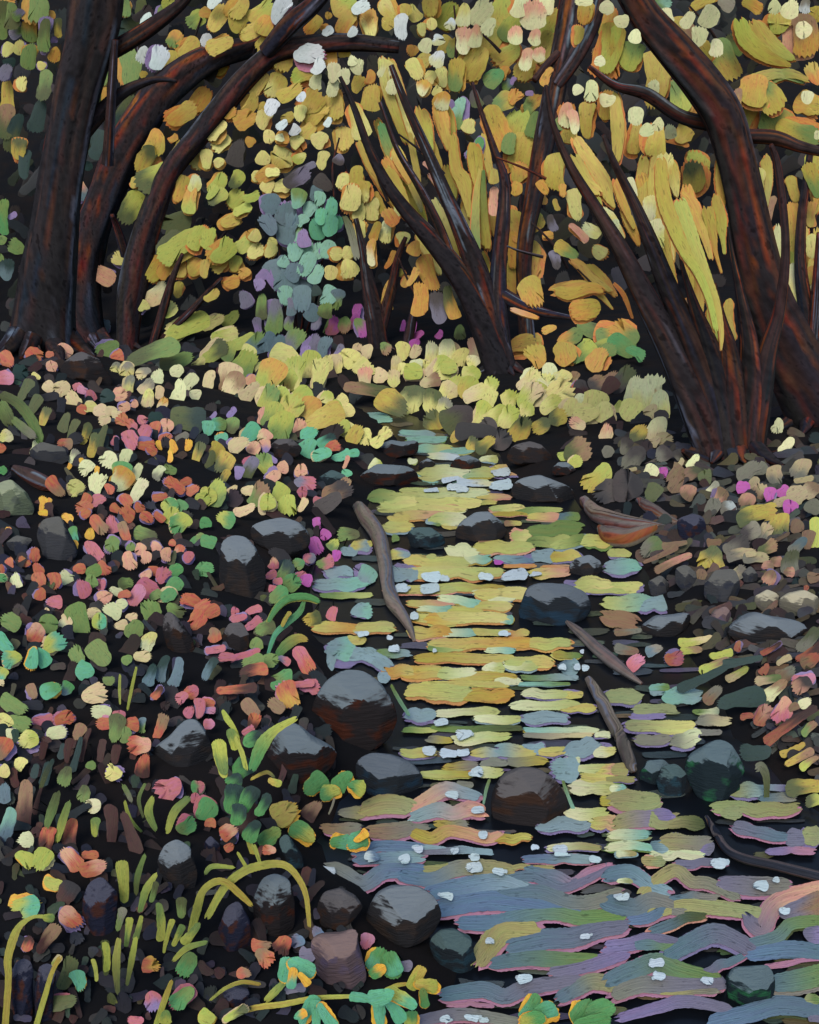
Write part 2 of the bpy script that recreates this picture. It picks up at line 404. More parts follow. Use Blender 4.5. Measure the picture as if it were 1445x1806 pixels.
# ---------------------------------------------------------------- leaf, sky-glimpse and water data: x y length width angle colours (photo pixels)
CROWN = """
12 4 30 20 0 o
5 35 70 22 90 gD
19 28 45 22 90 Dg
34 27 24 16 45 gvl
30 57 26 18 30 vgl
64 12 55 38 90 ggo
57 53 42 28 90 goo
89 27 20 17 45 o
80 62 62 20 85 gDl
104 49 34 15 90 qD
14 88 26 19 60 YYl
35 84 25 18 80 YYl
96 72 13 10 0 l
54 100 46 24 80 ggo
96 96 28 18 75 o
74 114 18 16 0 YYl
40 148 26 21 90 Y
16 108 24 16 0 d
10 128 28 20 60 vvl
12 168 56 24 90 q
77 150 50 24 80 Dg
12 215 70 28 85 Dn
28 235 70 26 75 Dd
66 205 60 26 75 d
45 290 60 20 85 d
34 262 40 26 85 qD
222 14 32 20 85 ggo
250 12 36 20 90 D
226 52 42 34 30 dD
260 37 32 22 75 w
284 26 34 18 75 vgl
297 6 26 20 30 eeo
345 33 38 30 40 ge
308 68 36 24 60 goo
332 84 45 28 50 yyo
340 110 34 24 50 yyo
300 112 44 26 80 yyO
318 125 24 14 80 o
252 96 28 22 75 w
278 102 46 28 70 wwl
184 132 42 22 85 ggo
226 120 60 36 88 ggo
254 132 16 14 30 q
271 157 28 15 25 o
168 178 56 30 75 Dgo
185 168 26 10 80 o
228 200 66 42 65 dD
172 255 50 44 80 dd
320 200 60 30 35 oyO
352 176 50 30 55 o
305 243 20 10 35 o
270 250 50 32 75 qo
260 283 50 34 60 qD
317 272 56 30 75 Dq
350 280 40 28 60 YYO
155 293 18 16 60 d
378 4 26 18 45 w
362 24 20 22 90 o
386 32 50 28 60 yyo
420 12 50 26 55 yyo
458 18 48 36 40 ye
497 20 50 26 62 wwP
423 42 34 30 60 q
466 44 40 34 60 qoO
443 57 38 26 30 yyo
463 70 40 22 65 q
497 65 40 20 55 q
388 78 46 26 20 yyo
364 71 26 16 65 w
372 107 30 22 70 qD
391 119 36 22 70 q
608 12 44 40 30 yeo
636 13 34 22 30 w
688 15 42 28 120 yYo
714 18 24 20 90 y
711 47 44 24 90 w
685 43 26 22 60 y
650 42 50 28 100 Yoo
611 40 50 26 60 oyO
553 44 38 22 55 oyO
580 27 14 12 0 o
572 47 16 12 0 o
578 55 22 17 35 w
621 56 22 16 50 w
545 97 50 36 5 wwP
559 116 28 20 60 w
580 98 34 22 85 o
470 106 40 28 60 q
500 107 38 30 75 yyo
620 107 20 16 90 c
633 118 28 20 85 c
608 95 22 14 0 q
588 128 40 20 85 c
610 135 28 20 90 c
676 120 34 26 85 cY
692 153 30 20 85 c
533 135 36 26 20 ey
561 144 28 22 80 c
457 148 44 24 60 y
484 150 44 30 60 Yyo
511 162 48 22 28 yyo
531 170 22 14 50 w
586 155 36 22 80 c
440 180 34 24 65 yyo
461 186 20 14 35 y
405 198 26 20 45 o
433 211 40 32 30 o
480 190 34 22 65 w
468 212 32 22 70 Y
497 219 22 14 40 w
507 206 24 18 30 yyo
518 229 20 18 50 w
531 200 28 20 80 Y
546 178 50 34 55 yq
558 202 46 32 50 y
545 228 34 24 50 yyo
561 222 26 16 40 o
586 185 56 34 80 yyo
578 215 18 12 60 w
605 245 46 30 90 yyo
566 248 28 26 40 Y
526 252 28 24 40 Y
382 230 44 30 40 YYo
391 252 36 24 35 YYo
475 241 22 22 0 Y
498 246 26 22 0 o
494 243 17 12 0 c
443 251 18 16 30 o
462 278 24 23 80 YYo
365 281 38 20 90 YYo
387 287 22 18 30 YYo
494 278 40 38 60 yYo
528 277 24 18 30 eY
571 283 38 20 75 Y
420 270 44 26 75 b
596 280 22 20 60 bv
536 298 50 12 25 bv
634 150 36 22 60 y
652 135 26 16 80 o
658 172 44 28 85 yyo
631 213 70 26 105 YyO
S 671,218,14 690,265,24 715,312,12 Gqo
S 681,100,26 694,165,34 722,250,20 YqO
S 632,250,10 655,295,16 690,342,24 722,385,14 yoO
701 287 36 22 110 Y
732 22 34 22 130 Y
760 10 44 26 90 yyo
790 28 56 34 60 eeo
815 30 40 30 60 yyO
845 20 50 36 50 c
817 26 38 22 80 cY
882 28 70 44 80 ye
862 62 80 50 60 qeO
914 8 44 30 80 ccO
965 6 36 28 70 ccO
940 26 50 40 85 ck
900 50 46 32 60 ge
972 45 66 36 65 eqO
955 82 66 40 60 yqO
864 47 34 24 60 c
793 41 22 18 60 cw
761 42 24 20 90 Y
746 52 26 16 90 YYo
770 70 22 20 90 cw
752 80 26 22 70 c
819 72 44 24 85 ck
837 63 42 22 80 ck
911 62 36 26 85 ck
946 66 28 22 80 ck
782 78 36 22 65 q
802 85 36 26 60 gq
729 90 22 18 60 o
732 122 44 26 115 YYo
750 106 28 24 60 y
773 104 30 22 60 cw
838 112 64 46 60 qyo
892 92 56 34 35 qeO
925 122 46 36 60 yqO
929 105 40 20 75 ck
953 96 30 20 80 ck
872 138 40 34 40 gG
890 128 26 18 60 o
805 132 56 28 85 gqo
781 136 38 20 100 YYo
761 136 24 20 50 YYo
747 155 30 20 80 coo
770 160 22 16 40 Y
781 178 32 24 70 coo
966 136 38 16 65 o
896 150 26 18 60 gs
906 143 14 8 60 l
934 165 14 10 0 l
888 180 46 30 30 gq
910 173 30 24 50 o
942 185 46 24 45 goo
842 173 36 20 110 Db
795 190 30 14 85 l
812 200 60 24 80 gMl
783 218 46 18 105 gs
792 210 16 10 90 l
829 222 30 22 80 Y
877 225 80 40 110 oqO
918 230 70 50 70 qe
942 220 46 22 75 g
900 253 36 22 80 g
919 270 70 48 70 qyO
839 260 42 22 60 mGl
847 285 22 16 60 gGl
S 736,208,18 756,255,26 776,302,16 yqO
S 852,236,8 858,270,14 864,302,12 868,322,8 yyO
S 798,238,16 804,295,20 818,320,27 824,355,14 829,384,7 qyO
S 722,235,10 735,300,12 740,330,6 q
754 292 20 10 130 k
1030 2 30 16 0 c
1032 22 44 26 80 oyO
1070 15 28 26 0 c
1018 62 38 16 80 q
1072 40 60 30 80 qoO
1057 92 30 18 30 no
1058 110 22 20 0 c
1074 85 90 40 80 eqO
1074 130 30 20 80 qg
1042 160 42 22 85 ccO
1020 160 20 18 45 c
1070 185 50 28 85 qoO
1072 173 28 24 0 c
1002 203 50 28 90 ckO
991 218 26 16 100 g
1010 215 40 16 100 ck
1037 212 60 24 88 qyO
1005 238 28 26 80 y
S 1006,240,30 1025,275,46 1048,315,52 1065,345,30 1082,368,8 qyO
985 303 60 36 90 qyO
993 336 22 12 95 o
S 1084,168,18 1090,230,24 1088,285,12 yqO
1166 4 38 24 0 gM
1177 30 36 22 120 c
1240 4 50 20 30 yyo
1280 8 26 28 60 h
1200 52 50 34 130 nqO
1235 86 60 46 120 qyO
1280 105 70 42 120 qgo
1295 80 40 22 120 gD
1213 35 32 20 55 c
1248 28 40 36 60 c
1230 65 42 28 80 c
1262 84 34 24 85 c
1086 75 60 18 85 qe
1096 35 26 22 0 c
1116 100 46 42 75 egO
1121 64 24 22 80 c
1153 140 90 42 85 qyO
1155 153 26 20 85 c
1195 170 66 36 95 ego
1224 185 40 16 85 o
1120 245 60 22 80 qyO
1158 247 60 36 85 qyO
1203 237 36 30 60 yqO
1195 250 40 14 160 O
1122 205 32 24 85 c
1140 230 24 24 30 c
1158 218 28 22 60 c
1180 232 26 20 85 c
1175 290 40 30 90 yY
1222 292 60 46 90 qeO
1327 10 40 20 150 oqO
1365 12 30 22 80 c
1393 15 40 30 60 c
1422 10 26 20 80 wh
1370 42 40 36 85 eyO
S 1318,40,44 1335,72,58 1365,95,44 1398,108,14 eqO
1416 62 70 48 95 onk
1418 52 32 28 0 c
1440 25 30 30 60 q
S 1328,140,40 1380,135,32 1422,145,14 qgO
1438 130 46 24 120 Oy
1335 160 60 50 80 qoO
1303 177 40 13 90 on
1318 207 60 34 70 gqO
1353 172 60 40 120 qg
1370 218 70 60 120 qgO
1408 232 80 40 160 gqO
1425 188 50 40 160 qoO
1425 172 24 20 80 c
1441 238 16 14 80 c
S 1340,275,34 1343,305,34 1348,335,24 1345,375,12 1346,430,5 YqO
1433 290 40 26 80 eq
7 383 60 24 95 Gg
22 380 16 12 30 l
4 421 18 16 0 g
30 435 34 22 150 g
0 457 14 14 0 g
14 476 44 26 85 sd
137 338 38 26 130 skl
160 340 20 6 45 s
164 419 32 26 85 s
129 458 42 26 150 ssl
162 454 38 34 120 s
210 457 28 22 150 YYl
157 486 28 22 40 g
184 486 40 28 150 kkl
232 366 60 40 60 De
272 310 70 40 30 De
238 322 20 18 60 q
318 333 54 20 70 oq
342 323 34 24 80 Yc
337 353 50 24 80 eoo
310 388 60 46 30 D
300 430 56 30 50 D
322 433 90 34 35 eeq
350 420 50 26 60 e
280 476 48 34 50 qo
292 481 30 26 60 o
315 473 34 26 80 qo
347 473 36 34 50 qo
315 511 28 14 80 q
272 516 50 28 40 Cc
254 542 24 20 30 YYl
297 546 32 22 45 eY
332 576 76 34 25 eeY
312 582 40 24 20 Ye
383 323 40 22 55 eeo
416 316 34 24 60 De
384 348 36 24 40 De
373 338 30 16 60 e
470 307 40 26 30 o
453 311 22 20 80 YYo
481 304 24 18 0 Y
473 328 26 24 60 Y
496 332 30 22 10 YYo
418 352 40 26 50 eeo
443 345 32 18 20 e
428 371 36 18 25 eeo
406 388 40 24 25 yyo
523 313 50 30 30 bv
571 323 40 26 140 b
632 310 40 24 90 q
608 320 34 24 85 YYO
433 426 44 24 45 eeo
448 414 26 24 60 YYo
451 443 32 26 40 Y
476 441 28 22 60 YYo
481 428 20 16 0 YYo
391 441 50 30 45 eeo
371 421 40 24 70 e
388 466 32 22 40 qo
415 465 28 24 80 qeo
432 482 24 18 20 o
408 496 30 22 20 o
363 474 36 16 80 q
373 520 30 16 35 q
668 358 40 20 120 q
643 338 34 26 90 Yq
618 348 50 30 75 YYO
658 368 44 28 85 YYo
633 371 40 24 85 YYo
636 406 34 22 85 YYo
688 384 32 26 120 Oo
683 408 40 20 80 Yco
663 408 40 14 70 oq
657 446 50 14 90 coo
708 421 26 22 100 YYO
593 448 26 22 90 Y
613 446 26 22 60 YYo
611 474 38 30 90 YYo
583 481 26 22 80 Y
708 366 28 20 130 YYO
688 458 34 12 60 Oo
708 481 14 12 60 q
686 521 56 20 80 o
716 496 22 14 60 o
S 608,382,8 618,405,14 630,455,12 Dh
S 765,352,12 770,370,22 784,398,22 797,428,14 808,450,5 YqO
S 722,318,12 735,345,14 744,374,5 qD
S 757,308,8 770,320,14 782,340,12 789,350,6 kkO
S 850,300,10 847,345,20 847,395,28 849,435,30 850,450,22 qgO
870 311 26 16 85 yyo
872 355 48 14 88 kkO
913 304 36 28 80 qo
909 332 24 20 90 o
957 331 28 18 125 o
957 352 20 14 135 o
935 353 26 20 50 sml
982 361 22 10 110 q
1016 361 52 22 98 YYO
1020 411 44 14 135 kkO
1044 405 34 22 150 Yc
1058 442 32 24 145 YYO
1070 386 46 22 120 Yc
907 398 70 34 115 oq
902 441 60 26 100 o
943 386 40 22 130 qe
940 408 26 18 30 o
967 416 18 14 0 o
975 393 34 16 110 vb
937 458 62 38 80 oq
907 491 60 34 110 oqO
942 513 50 40 110 oqO
980 458 34 18 100 bv
1000 441 46 20 150 gq
S 1014,450,20 1032,466,28 1055,488,30 1082,515,14 1113,557,4 oqO
S 970,508,26 990,510,42 1030,503,36 1055,512,24 1082,538,6 oqO
1032 543 56 36 8 oqO
S 903,545,8 925,553,10 948,560,7 koO
734 438 28 24 80 o
759 481 60 26 110 o
727 488 36 12 60 o
737 528 56 26 85 o
797 533 60 20 105 oD
772 543 58 30 100 vb
969 581 26 12 20 o
1113 331 40 18 95 c
1117 366 30 7 85 n
S 1147,285,34 1142,345,38 1152,400,40 1166,445,32 1178,490,28 1187,532,16 qyO
S 1176,290,36 1185,350,46 1200,395,44 1220,440,36 1240,485,28 1258,530,22 1268,580,16 1271,618,5 qeO
1150 366 42 28 85 cY
1161 413 58 40 85 Yc
1186 516 26 22 0 Y
1222 312 60 46 90 qD
S 1210,335,18 1235,370,42 1250,415,26 1258,450,14 1271,476,7 oqO
S 1262,345,14 1270,385,24 1275,420,10 1278,446,6 qeO
1336 311 30 24 90 Y
1360 373 60 10 78 n
1090 405 36 14 110 Yc
S 1104,438,12 1118,490,18 1140,540,12 1157,584,6 Dh
1203 582 34 14 100 h
1219 548 50 20 100 on
1288 564 68 20 92 yqO
S 1083,500,6 1100,520,9 1116,562,5 O
S 1364,405,28 1367,440,24 1370,468,22 1373,502,12 ycO
1399 333 48 18 105 yyo
1399 400 90 20 90 qoo
1430 378 44 20 90 qoo
1433 434 42 20 92 YYO
1402 503 70 18 90 Yco
1433 488 40 22 80 qoo
1433 513 28 20 70 Yc
1427 550 60 14 85 oq
1435 318 60 24 110 gqO
1433 625 60 24 100 og
"""
SHRUB = """
480 360 34 30 80 ssl
523 350 30 26 80 Mg
556 340 26 22 70 s
561 350 26 18 85 M
548 370 22 20 60 M
583 365 30 18 80 mml
508 378 42 34 80 ssl
473 397 32 26 120 s
511 404 50 34 80 ssl
535 390 22 18 30 M
521 408 30 16 85 Mg
568 382 26 18 80 m
561 403 36 24 100 m
580 398 34 22 85 m
593 393 24 16 85 mml
538 420 26 18 100 l
520 445 32 22 80 MMl
543 443 34 24 80 M
561 443 30 24 60 MMl
578 440 32 20 60 MMl
488 473 46 34 20 ssl
498 460 22 18 60 M
541 466 40 26 60 MMl
501 491 46 34 70 ssl
521 481 30 24 60 s
556 483 30 18 60 MMl
463 486 24 14 40 l
455 502 22 16 100 l
533 501 40 34 120 ssl
503 521 28 20 90 M
533 526 40 26 90 ssl
513 541 30 18 80 sv
431 528 26 18 110 vvl
463 541 36 18 88 Dg
483 558 54 22 85 gvl
578 521 30 24 60 M
596 528 30 24 60 gs
578 548 26 20 80 Dg
513 568 28 16 75 gv
551 551 28 24 90 ssl
556 568 26 14 80 vvl
455 575 26 14 100 lv
558 516 18 16 0 d
"""
GROUND = """
77 590 50 26 10 ggl
140 586 38 22 20 ggl
173 573 44 24 150 ssl
190 615 40 30 30 ggl
586 575 34 26 60 pfg
632 553 32 16 85 f
621 568 30 20 40 pf
636 578 34 24 120 fg
608 573 30 22 80 ng
711 576 24 8 80 f
373 566 44 24 20 Y
406 561 34 20 40 e
396 591 50 22 10 eY
727 581 36 10 70 f
737 593 24 14 40 f
774 589 18 12 60 f
812 586 28 18 90 Dg
927 604 56 24 10 oqO
1047 579 60 28 160 Dg
1075 590 50 40 170 ogO
1005 595 46 28 30 ogO
1103 588 50 40 150 goO
11 634 30 24 130 rrl
60 626 34 24 145 rrl
88 626 16 14 0 r
113 620 28 26 60 kkl
92 646 22 20 20 k
206 626 24 20 20 rrl
10 667 30 30 0 pPl
37 657 24 30 80 d
64 663 16 10 150 Y
85 683 22 22 0 C
110 685 32 24 30 C
131 702 30 24 120 C
144 722 17 17 0 r
160 698 24 20 110 p
147 687 20 12 150 PPl
137 682 18 12 30 p
160 719 24 20 0 Y
176 722 24 20 20 C
197 725 22 16 0 C
207 729 20 14 0 C
185 741 20 16 20 C
205 648 22 16 60 Yh
224 652 30 22 75 Yh
254 659 28 20 30 Ch
281 664 28 20 80 c
229 677 30 18 75 Yh
257 680 36 22 45 Ch
261 702 34 18 80 CY
280 692 28 14 80 C
287 712 24 18 60 Co
212 697 30 24 10 k
219 717 24 18 20 k
236 711 16 12 60 k
312 654 24 20 30 c
312 690 44 26 75 c
335 675 36 22 45 c
345 694 24 20 20 c
350 640 26 16 50 DY
190 702 30 24 30 d
215 742 26 20 150 r
231 750 26 18 130 pr
251 740 20 16 130 ppl
256 760 26 22 60 ppl
274 757 30 22 60 rrl
275 737 26 24 0 d
295 750 22 22 0 kkl
292 772 24 16 20 r
228 777 34 26 110 ppl
202 777 18 12 60 ppl
257 783 30 18 0 r
267 795 24 14 150 rrl
282 785 18 8 110 j
304 787 28 12 100 j
299 805 24 10 90 j
331 785 20 12 80 j
322 772 24 14 40 h
130 805 30 18 60 ch
121 823 14 8 60 j
144 817 18 8 100 j
191 810 34 26 50 c
224 807 28 18 75 c
155 827 30 24 45 c
170 832 20 9 80 j
213 845 46 40 60 coo
215 832 38 36 80 eG
240 832 36 16 60 c
175 855 44 26 75 c
244 867 46 22 60 c
282 835 30 18 60 hc
300 828 26 18 160 g
136 862 32 26 30 Y
192 862 20 14 130 r
100 857 46 24 130 nr
150 880 24 20 60 r
150 897 30 20 20 r
175 884 26 18 20 p
221 884 28 18 130 rrl
205 897 26 14 150 r
247 893 22 16 130 rrl
308 857 44 20 145 rrl
328 850 22 14 20 rrl
340 865 24 18 30 rrl
282 876 28 14 10 r
300 892 32 28 40 eGC
320 893 24 24 0 G
358 880 24 30 90 e
74 890 28 16 85 j
86 885 16 10 60 j
11 773 26 20 20 Yc
2 790 18 16 0 r
60 790 24 18 60 c
115 782 28 22 0 rn
2 830 16 20 90 G
45 690 50 18 60 D
60 715 40 18 60 D
80 735 36 14 70 qD
115 745 40 16 70 D
130 760 40 12 70 D
150 765 40 14 70 qD
165 785 50 16 75 qD
180 770 40 14 70 D
350 800 40 16 70 qD
370 810 30 14 70 D
270 625 90 30 20 Dg
312 637 60 30 20 Dg
332 735 60 50 0 Dd
376 620 60 24 40 eD
406 620 44 28 60 ge
431 645 60 40 60 ge
436 621 28 24 60 Y
451 605 50 30 60 sg
491 612 46 26 60 ssl
520 606 50 26 60 vg
551 610 40 24 70 vvl
575 612 36 22 70 ssl
598 620 26 16 70 lv
540 622 26 14 70 l
470 602 40 24 60 s
430 600 40 20 30 e
502 633 50 42 0 YYo
546 645 56 36 80 Ye
524 660 60 36 80 Ye
561 660 50 26 80 Y
593 642 40 34 80 YC
578 645 36 28 80 Y
621 635 40 34 50 Y
636 645 32 24 40 Y
646 664 36 24 90 Ck
646 655 30 24 40 Y
630 615 22 18 60 C
651 620 26 20 80 C
668 662 26 24 60 C
678 615 26 18 110 ng
708 620 40 24 90 Y
698 647 40 20 90 YC
694 667 34 22 90 YC
709 650 24 18 90 Y
478 667 70 40 60 eoe
461 647 28 24 30 Ye
401 667 60 36 80 nC
411 677 50 40 60 Cn
371 670 34 22 75 C
441 690 44 20 45 C
443 670 24 20 60 k
471 700 44 30 60 eg
501 672 50 40 60 oe
491 702 50 30 60 Ge
526 702 60 50 45 ye
531 697 26 24 0 Y
481 735 50 36 70 ge
466 735 36 20 90 k
511 722 60 40 60 ye
501 752 50 40 70 ge
541 727 60 46 45 yo
573 737 70 34 25 yq
508 747 22 18 0 G
526 752 30 20 60 k
576 702 28 22 60 Ye
600 707 30 20 40 Y
588 722 36 24 70 Ye
612 726 28 24 30 Y
596 755 44 22 30 qe
626 767 40 28 60 q
613 758 30 26 60 Y
646 770 34 28 80 Y
665 777 30 20 30 Y
678 765 28 20 40 Y
386 750 28 24 0 mg
366 755 28 24 90 m
391 772 22 20 30 mmo
441 762 36 30 45 mmC
411 750 30 28 60 Dg
408 727 22 10 50 l
376 732 16 8 50 l
423 787 36 24 30 C
468 772 30 24 50 Ck
448 790 24 20 60 kkl
406 780 16 14 0 l
466 787 24 16 100 lk
478 809 24 10 150 l
463 819 36 28 120 eg
441 825 40 26 60 Dv
421 834 22 16 80 l
438 815 20 16 0 p
498 827 24 22 0 k
481 832 20 18 0 l
483 842 28 20 40 kkl
531 834 24 22 0 kkl
538 852 40 22 170 pv
533 867 20 20 0 p
546 767 32 22 30 m
546 790 34 30 60 m
568 802 36 18 20 mmC
576 777 34 18 30 md
601 802 34 16 20 m
621 800 26 14 10 m
586 790 30 16 20 r
376 797 40 30 60 Dq
393 815 40 30 60 Dq
396 842 30 14 60 Dq
376 867 46 34 60 ge
368 875 30 30 0 e
408 865 24 12 40 C
453 870 44 34 60 gn
438 865 24 20 0 C
491 867 34 30 60 e
473 890 30 30 0 e
511 890 36 28 90 e
431 897 40 16 20 C
533 890 30 12 60 C
608 857 34 18 70 Cn
612 835 20 14 0 m
610 815 26 8 70 k
663 827 30 26 0 ce
563 882 20 18 0 p
596 872 60 30 30 nb
578 885 50 30 30 b
650 690 80 24 170 Dn
690 715 60 40 150 Dq
732 605 20 14 30 f
732 620 24 16 60 C
759 624 40 24 90 Yc
790 622 46 34 90 Yc
817 630 32 26 60 Y
729 657 34 30 0 e
737 647 30 26 60 Yc
777 650 46 36 60 Ye
750 645 30 30 0 Y
792 650 32 30 0 e
759 672 40 24 20 Cn
834 617 44 18 100 Ck
837 640 26 24 60 Yc
832 662 32 28 20 Ye
789 690 36 32 50 YC
804 682 46 34 60 Ye
827 685 40 36 60 ye
842 697 50 24 20 CY
864 680 34 26 60 Ye
864 705 34 26 80 Y
732 707 50 40 60 YD
759 707 40 34 80 YD
782 715 34 24 70 Yh
769 742 44 36 120 qD
807 737 60 50 30 Db
847 730 46 30 70 Ye
874 732 50 40 30 Ye
897 735 40 28 60 Ye
902 705 34 26 60 Ye
927 722 30 28 60 Ye
937 700 50 30 50 eC
947 695 40 30 60 e
984 690 60 40 30 Y
932 670 44 36 50 CY
934 667 34 24 60 c
967 675 36 26 80 cY
969 655 30 26 90 c
994 670 32 28 40 cY
972 715 44 24 40 Ye
1012 670 34 22 60 Cn
1012 680 22 10 45 r
1026 685 30 24 120 Rb
919 757 46 34 60 qD
954 750 36 24 30 qD
984 737 40 30 30 Dq
1007 720 44 34 80 Y
1022 712 36 36 80 Yc
1034 732 50 30 10 Y
1049 712 44 40 80 Y
1067 727 40 36 80 Y
1019 747 34 24 150 Ck
1067 762 36 24 75 Ck
807 770 26 20 40 qr
832 782 28 22 60 qD
857 785 40 24 40 Dq
882 775 34 28 60 bB
862 752 30 24 0 b
840 762 80 24 0 B
1017 795 50 40 30 Dn
997 800 26 18 30 eD
1014 815 28 20 30 e
1052 840 60 34 45 qe
1069 865 50 36 30 Bb
1072 797 24 20 60 h
922 610 54 30 10 oqO
942 630 44 30 120 oq
992 625 46 40 100 oqO
1030 622 50 26 40 ge
1055 635 44 30 60 ooO
1072 622 40 24 30 g
1064 612 40 20 30 ge
1077 670 40 30 60 bn
1054 675 36 26 30 bn
1077 682 40 24 45 R
1098 610 60 30 150 gG
1120 624 40 20 150 G
1098 670 60 30 50 bD
1120 690 50 30 80 cc
1138 700 60 40 90 Yc
1155 685 44 30 80 cc
1165 715 60 30 85 Yc
1115 725 40 34 60 Y
1150 725 30 20 60 C
1165 760 50 34 80 Cc
1172 775 30 24 0 C
1155 778 24 14 40 C
1088 720 30 24 60 Ye
1128 765 40 26 50 Dq
1103 787 30 22 70 hb
1120 810 46 30 55 hb
1108 829 30 6 10 C
1170 802 32 26 45 hb
1198 807 28 20 120 hb
1200 815 16 8 60 C
1224 815 30 18 60 c
1145 835 36 24 60 c
1168 831 21 20 30 f
1190 835 36 24 45 n
1223 835 36 20 20 nD
1243 840 26 24 0 D
1195 855 34 24 60 n
1218 870 32 28 60 nk
1153 870 36 24 60 D
1108 860 60 56 0 bB
1253 862 34 12 40 ch
1268 875 30 24 60 kn
1370 750 28 17 70 c
1388 787 36 17 55 c
1323 835 44 26 40 h
1340 827 30 20 40 h
1370 840 36 24 100 hC
1418 830 42 32 60 hC
1418 845 36 10 10 C
1330 852 26 18 60 C
1311 860 26 24 0 f
1343 870 30 24 60 nC
1360 873 26 20 80 f
1380 866 24 17 30 f
1320 885 34 26 60 nk
1408 875 36 30 30 C
1433 867 30 26 30 Cn
1380 885 30 20 10 C
1395 892 27 27 0 f
1433 895 30 28 0 h
1258 895 34 24 60 h
1285 900 26 24 0 hw
1338 900 60 30 0 Dq
76 905 18 12 0 j
119 914 20 16 150 j
16 938 16 14 0 jr
152 905 22 16 30 r
175 924 38 24 130 nr
200 924 34 24 110 ppl
220 938 36 18 110 rn
222 909 34 24 130 r
259 913 26 18 150 r
282 911 26 12 140 rrl
302 909 30 22 60 e
320 926 42 32 40 GeC
257 942 40 22 165 Dg
131 942 26 18 90 mG
130 962 18 14 90 j
159 941 20 16 80 j
162 973 38 22 120 ppl
197 959 32 24 60 ggl
230 964 20 16 30 ggl
230 988 30 22 110 kkl
247 969 22 16 60 kkl
255 983 22 18 90 k
275 964 24 16 120 kkl
296 978 26 20 90 kkl
316 973 24 18 60 krl
334 983 22 20 60 ppl
304 959 14 12 0 r
349 953 28 24 30 Gg
357 1005 24 24 0 G
311 1006 28 24 30 G
271 1003 20 18 0 r
257 1012 22 16 30 kkl
290 1017 30 24 60 ppl
307 1035 36 24 40 G
297 1050 34 24 30 G
262 1038 40 30 150 p
240 1050 40 24 60 pP
275 1050 24 18 30 g
220 1050 24 14 10 r
222 1030 30 18 10 Dg
205 1042 26 16 160 c
140 1003 22 20 0 r
185 1000 28 18 130 r
165 1007 28 24 20 g
120 1017 32 24 150 ccl
144 1039 38 26 110 ppl
162 1030 24 24 0 g
177 1028 22 20 0 ppl
180 1055 28 26 120 kkl
61 978 28 20 85 rrl
44 989 24 16 150 rrl
19 993 20 14 90 rrl
2 968 10 16 0 r
3 1003 14 16 0 r
67 1004 24 16 120 rrl
68 1023 30 28 100 r
93 1025 34 24 100 rrl
70 1047 24 20 60 r
31 1023 26 18 100 ccl
3 1020 14 22 90 G
96 1063 32 22 0 ppl
18 1098 42 28 150 g
60 1115 34 32 60 rk
85 1100 36 32 80 g
82 1082 14 14 0 C
112 1094 26 24 60 cC
141 1092 60 36 110 g
166 1082 24 18 10 C
175 1098 28 26 0 emY
197 1080 34 24 150 c
215 1065 24 20 0 ccl
232 1087 22 15 10 C
214 1102 24 16 10 C
262 1078 44 34 110 g
237 1110 34 30 60 g
265 1132 34 26 60 cY
251 1157 32 20 0 C
224 1163 20 18 30 g
97 1138 46 30 30 emC
139 1153 34 26 120 g
175 1153 50 42 130 g
150 1185 32 30 0 m
192 1198 24 16 0 g
22 1164 34 26 20 meC
8 1133 40 20 130 mmj
57 1160 40 18 80 mmj
73 1160 34 22 120 m
3 1190 24 22 60 me
310 1075 34 22 150 Dg
337 1063 36 24 160 rrl
345 1093 40 30 60 r
357 1068 30 24 30 r
265 1190 40 16 70 sd
290 1180 50 20 75 sd
310 1185 50 18 75 s
45 1090 24 14 150 R
397 918 38 26 150 Ge
363 925 20 24 90 G
368 953 28 24 160 G
366 1003 20 26 80 G
561 923 24 14 100 f
572 943 22 18 60 f
557 962 30 22 110 f
593 980 20 16 80 f
615 943 38 22 0 gD
588 960 26 18 50 ge
546 983 22 20 0 pv
573 990 30 22 20 gp
481 993 22 18 80 pk
478 1013 20 14 30 p
490 1025 18 12 0 p
483 1039 18 10 0 p
501 1005 36 26 60 gd
528 995 24 22 30 gG
516 1028 36 28 40 gG
531 1015 16 22 90 p
543 1023 22 20 60 f
491 1050 36 22 40 gG
550 1089 34 24 20 qD
588 1082 24 18 70 p
447 1078 36 14 20 p
415 1078 14 14 0 p
421 1089 30 12 10 ppl
446 1100 34 14 35 p
468 1108 36 24 20 gD
376 1120 26 22 90 rn
373 1078 32 22 30 r
380 1145 36 14 10 ppl
401 1160 28 14 0 p
433 1155 50 14 20 p
451 1135 24 24 60 g
446 1165 40 22 20 g
478 1163 30 22 10 g
501 1165 24 12 150 pv
536 1165 50 28 120 rp
496 1193 46 30 30 gG
448 1185 50 22 10 Rr
371 1180 40 16 60 sd
521 1205 60 12 0 rp
0 1205 14 10 0 C
57 1219 26 16 110 nnl
90 1218 36 26 20 mGj
116 1214 26 22 60 sG
166 1225 42 30 15 C
179 1254 34 24 0 ccl
25 1240 50 30 150 g
35 1271 38 26 160 g
6 1271 28 26 60 YYl
21 1291 20 18 0 ccl
75 1269 36 18 5 ppl
114 1269 36 24 15 rrP
51 1306 40 32 20 Yel
100 1293 36 24 10 ccl
7 1321 40 34 60 nrl
39 1349 28 22 60 Y
5 1358 24 22 60 YYl
202 1361 30 24 160 YYl
160 1351 18 16 0 g
185 1276 28 22 0 rrP
210 1260 24 22 0 p
232 1281 26 22 0 r
204 1284 54 24 80 gD
220 1296 34 18 75 g
252 1279 30 18 80 gs
246 1312 40 30 0 rk
251 1309 20 16 60 g
282 1281 50 18 70 rn
255 1351 46 26 80 Rr
140 1291 30 20 60 n
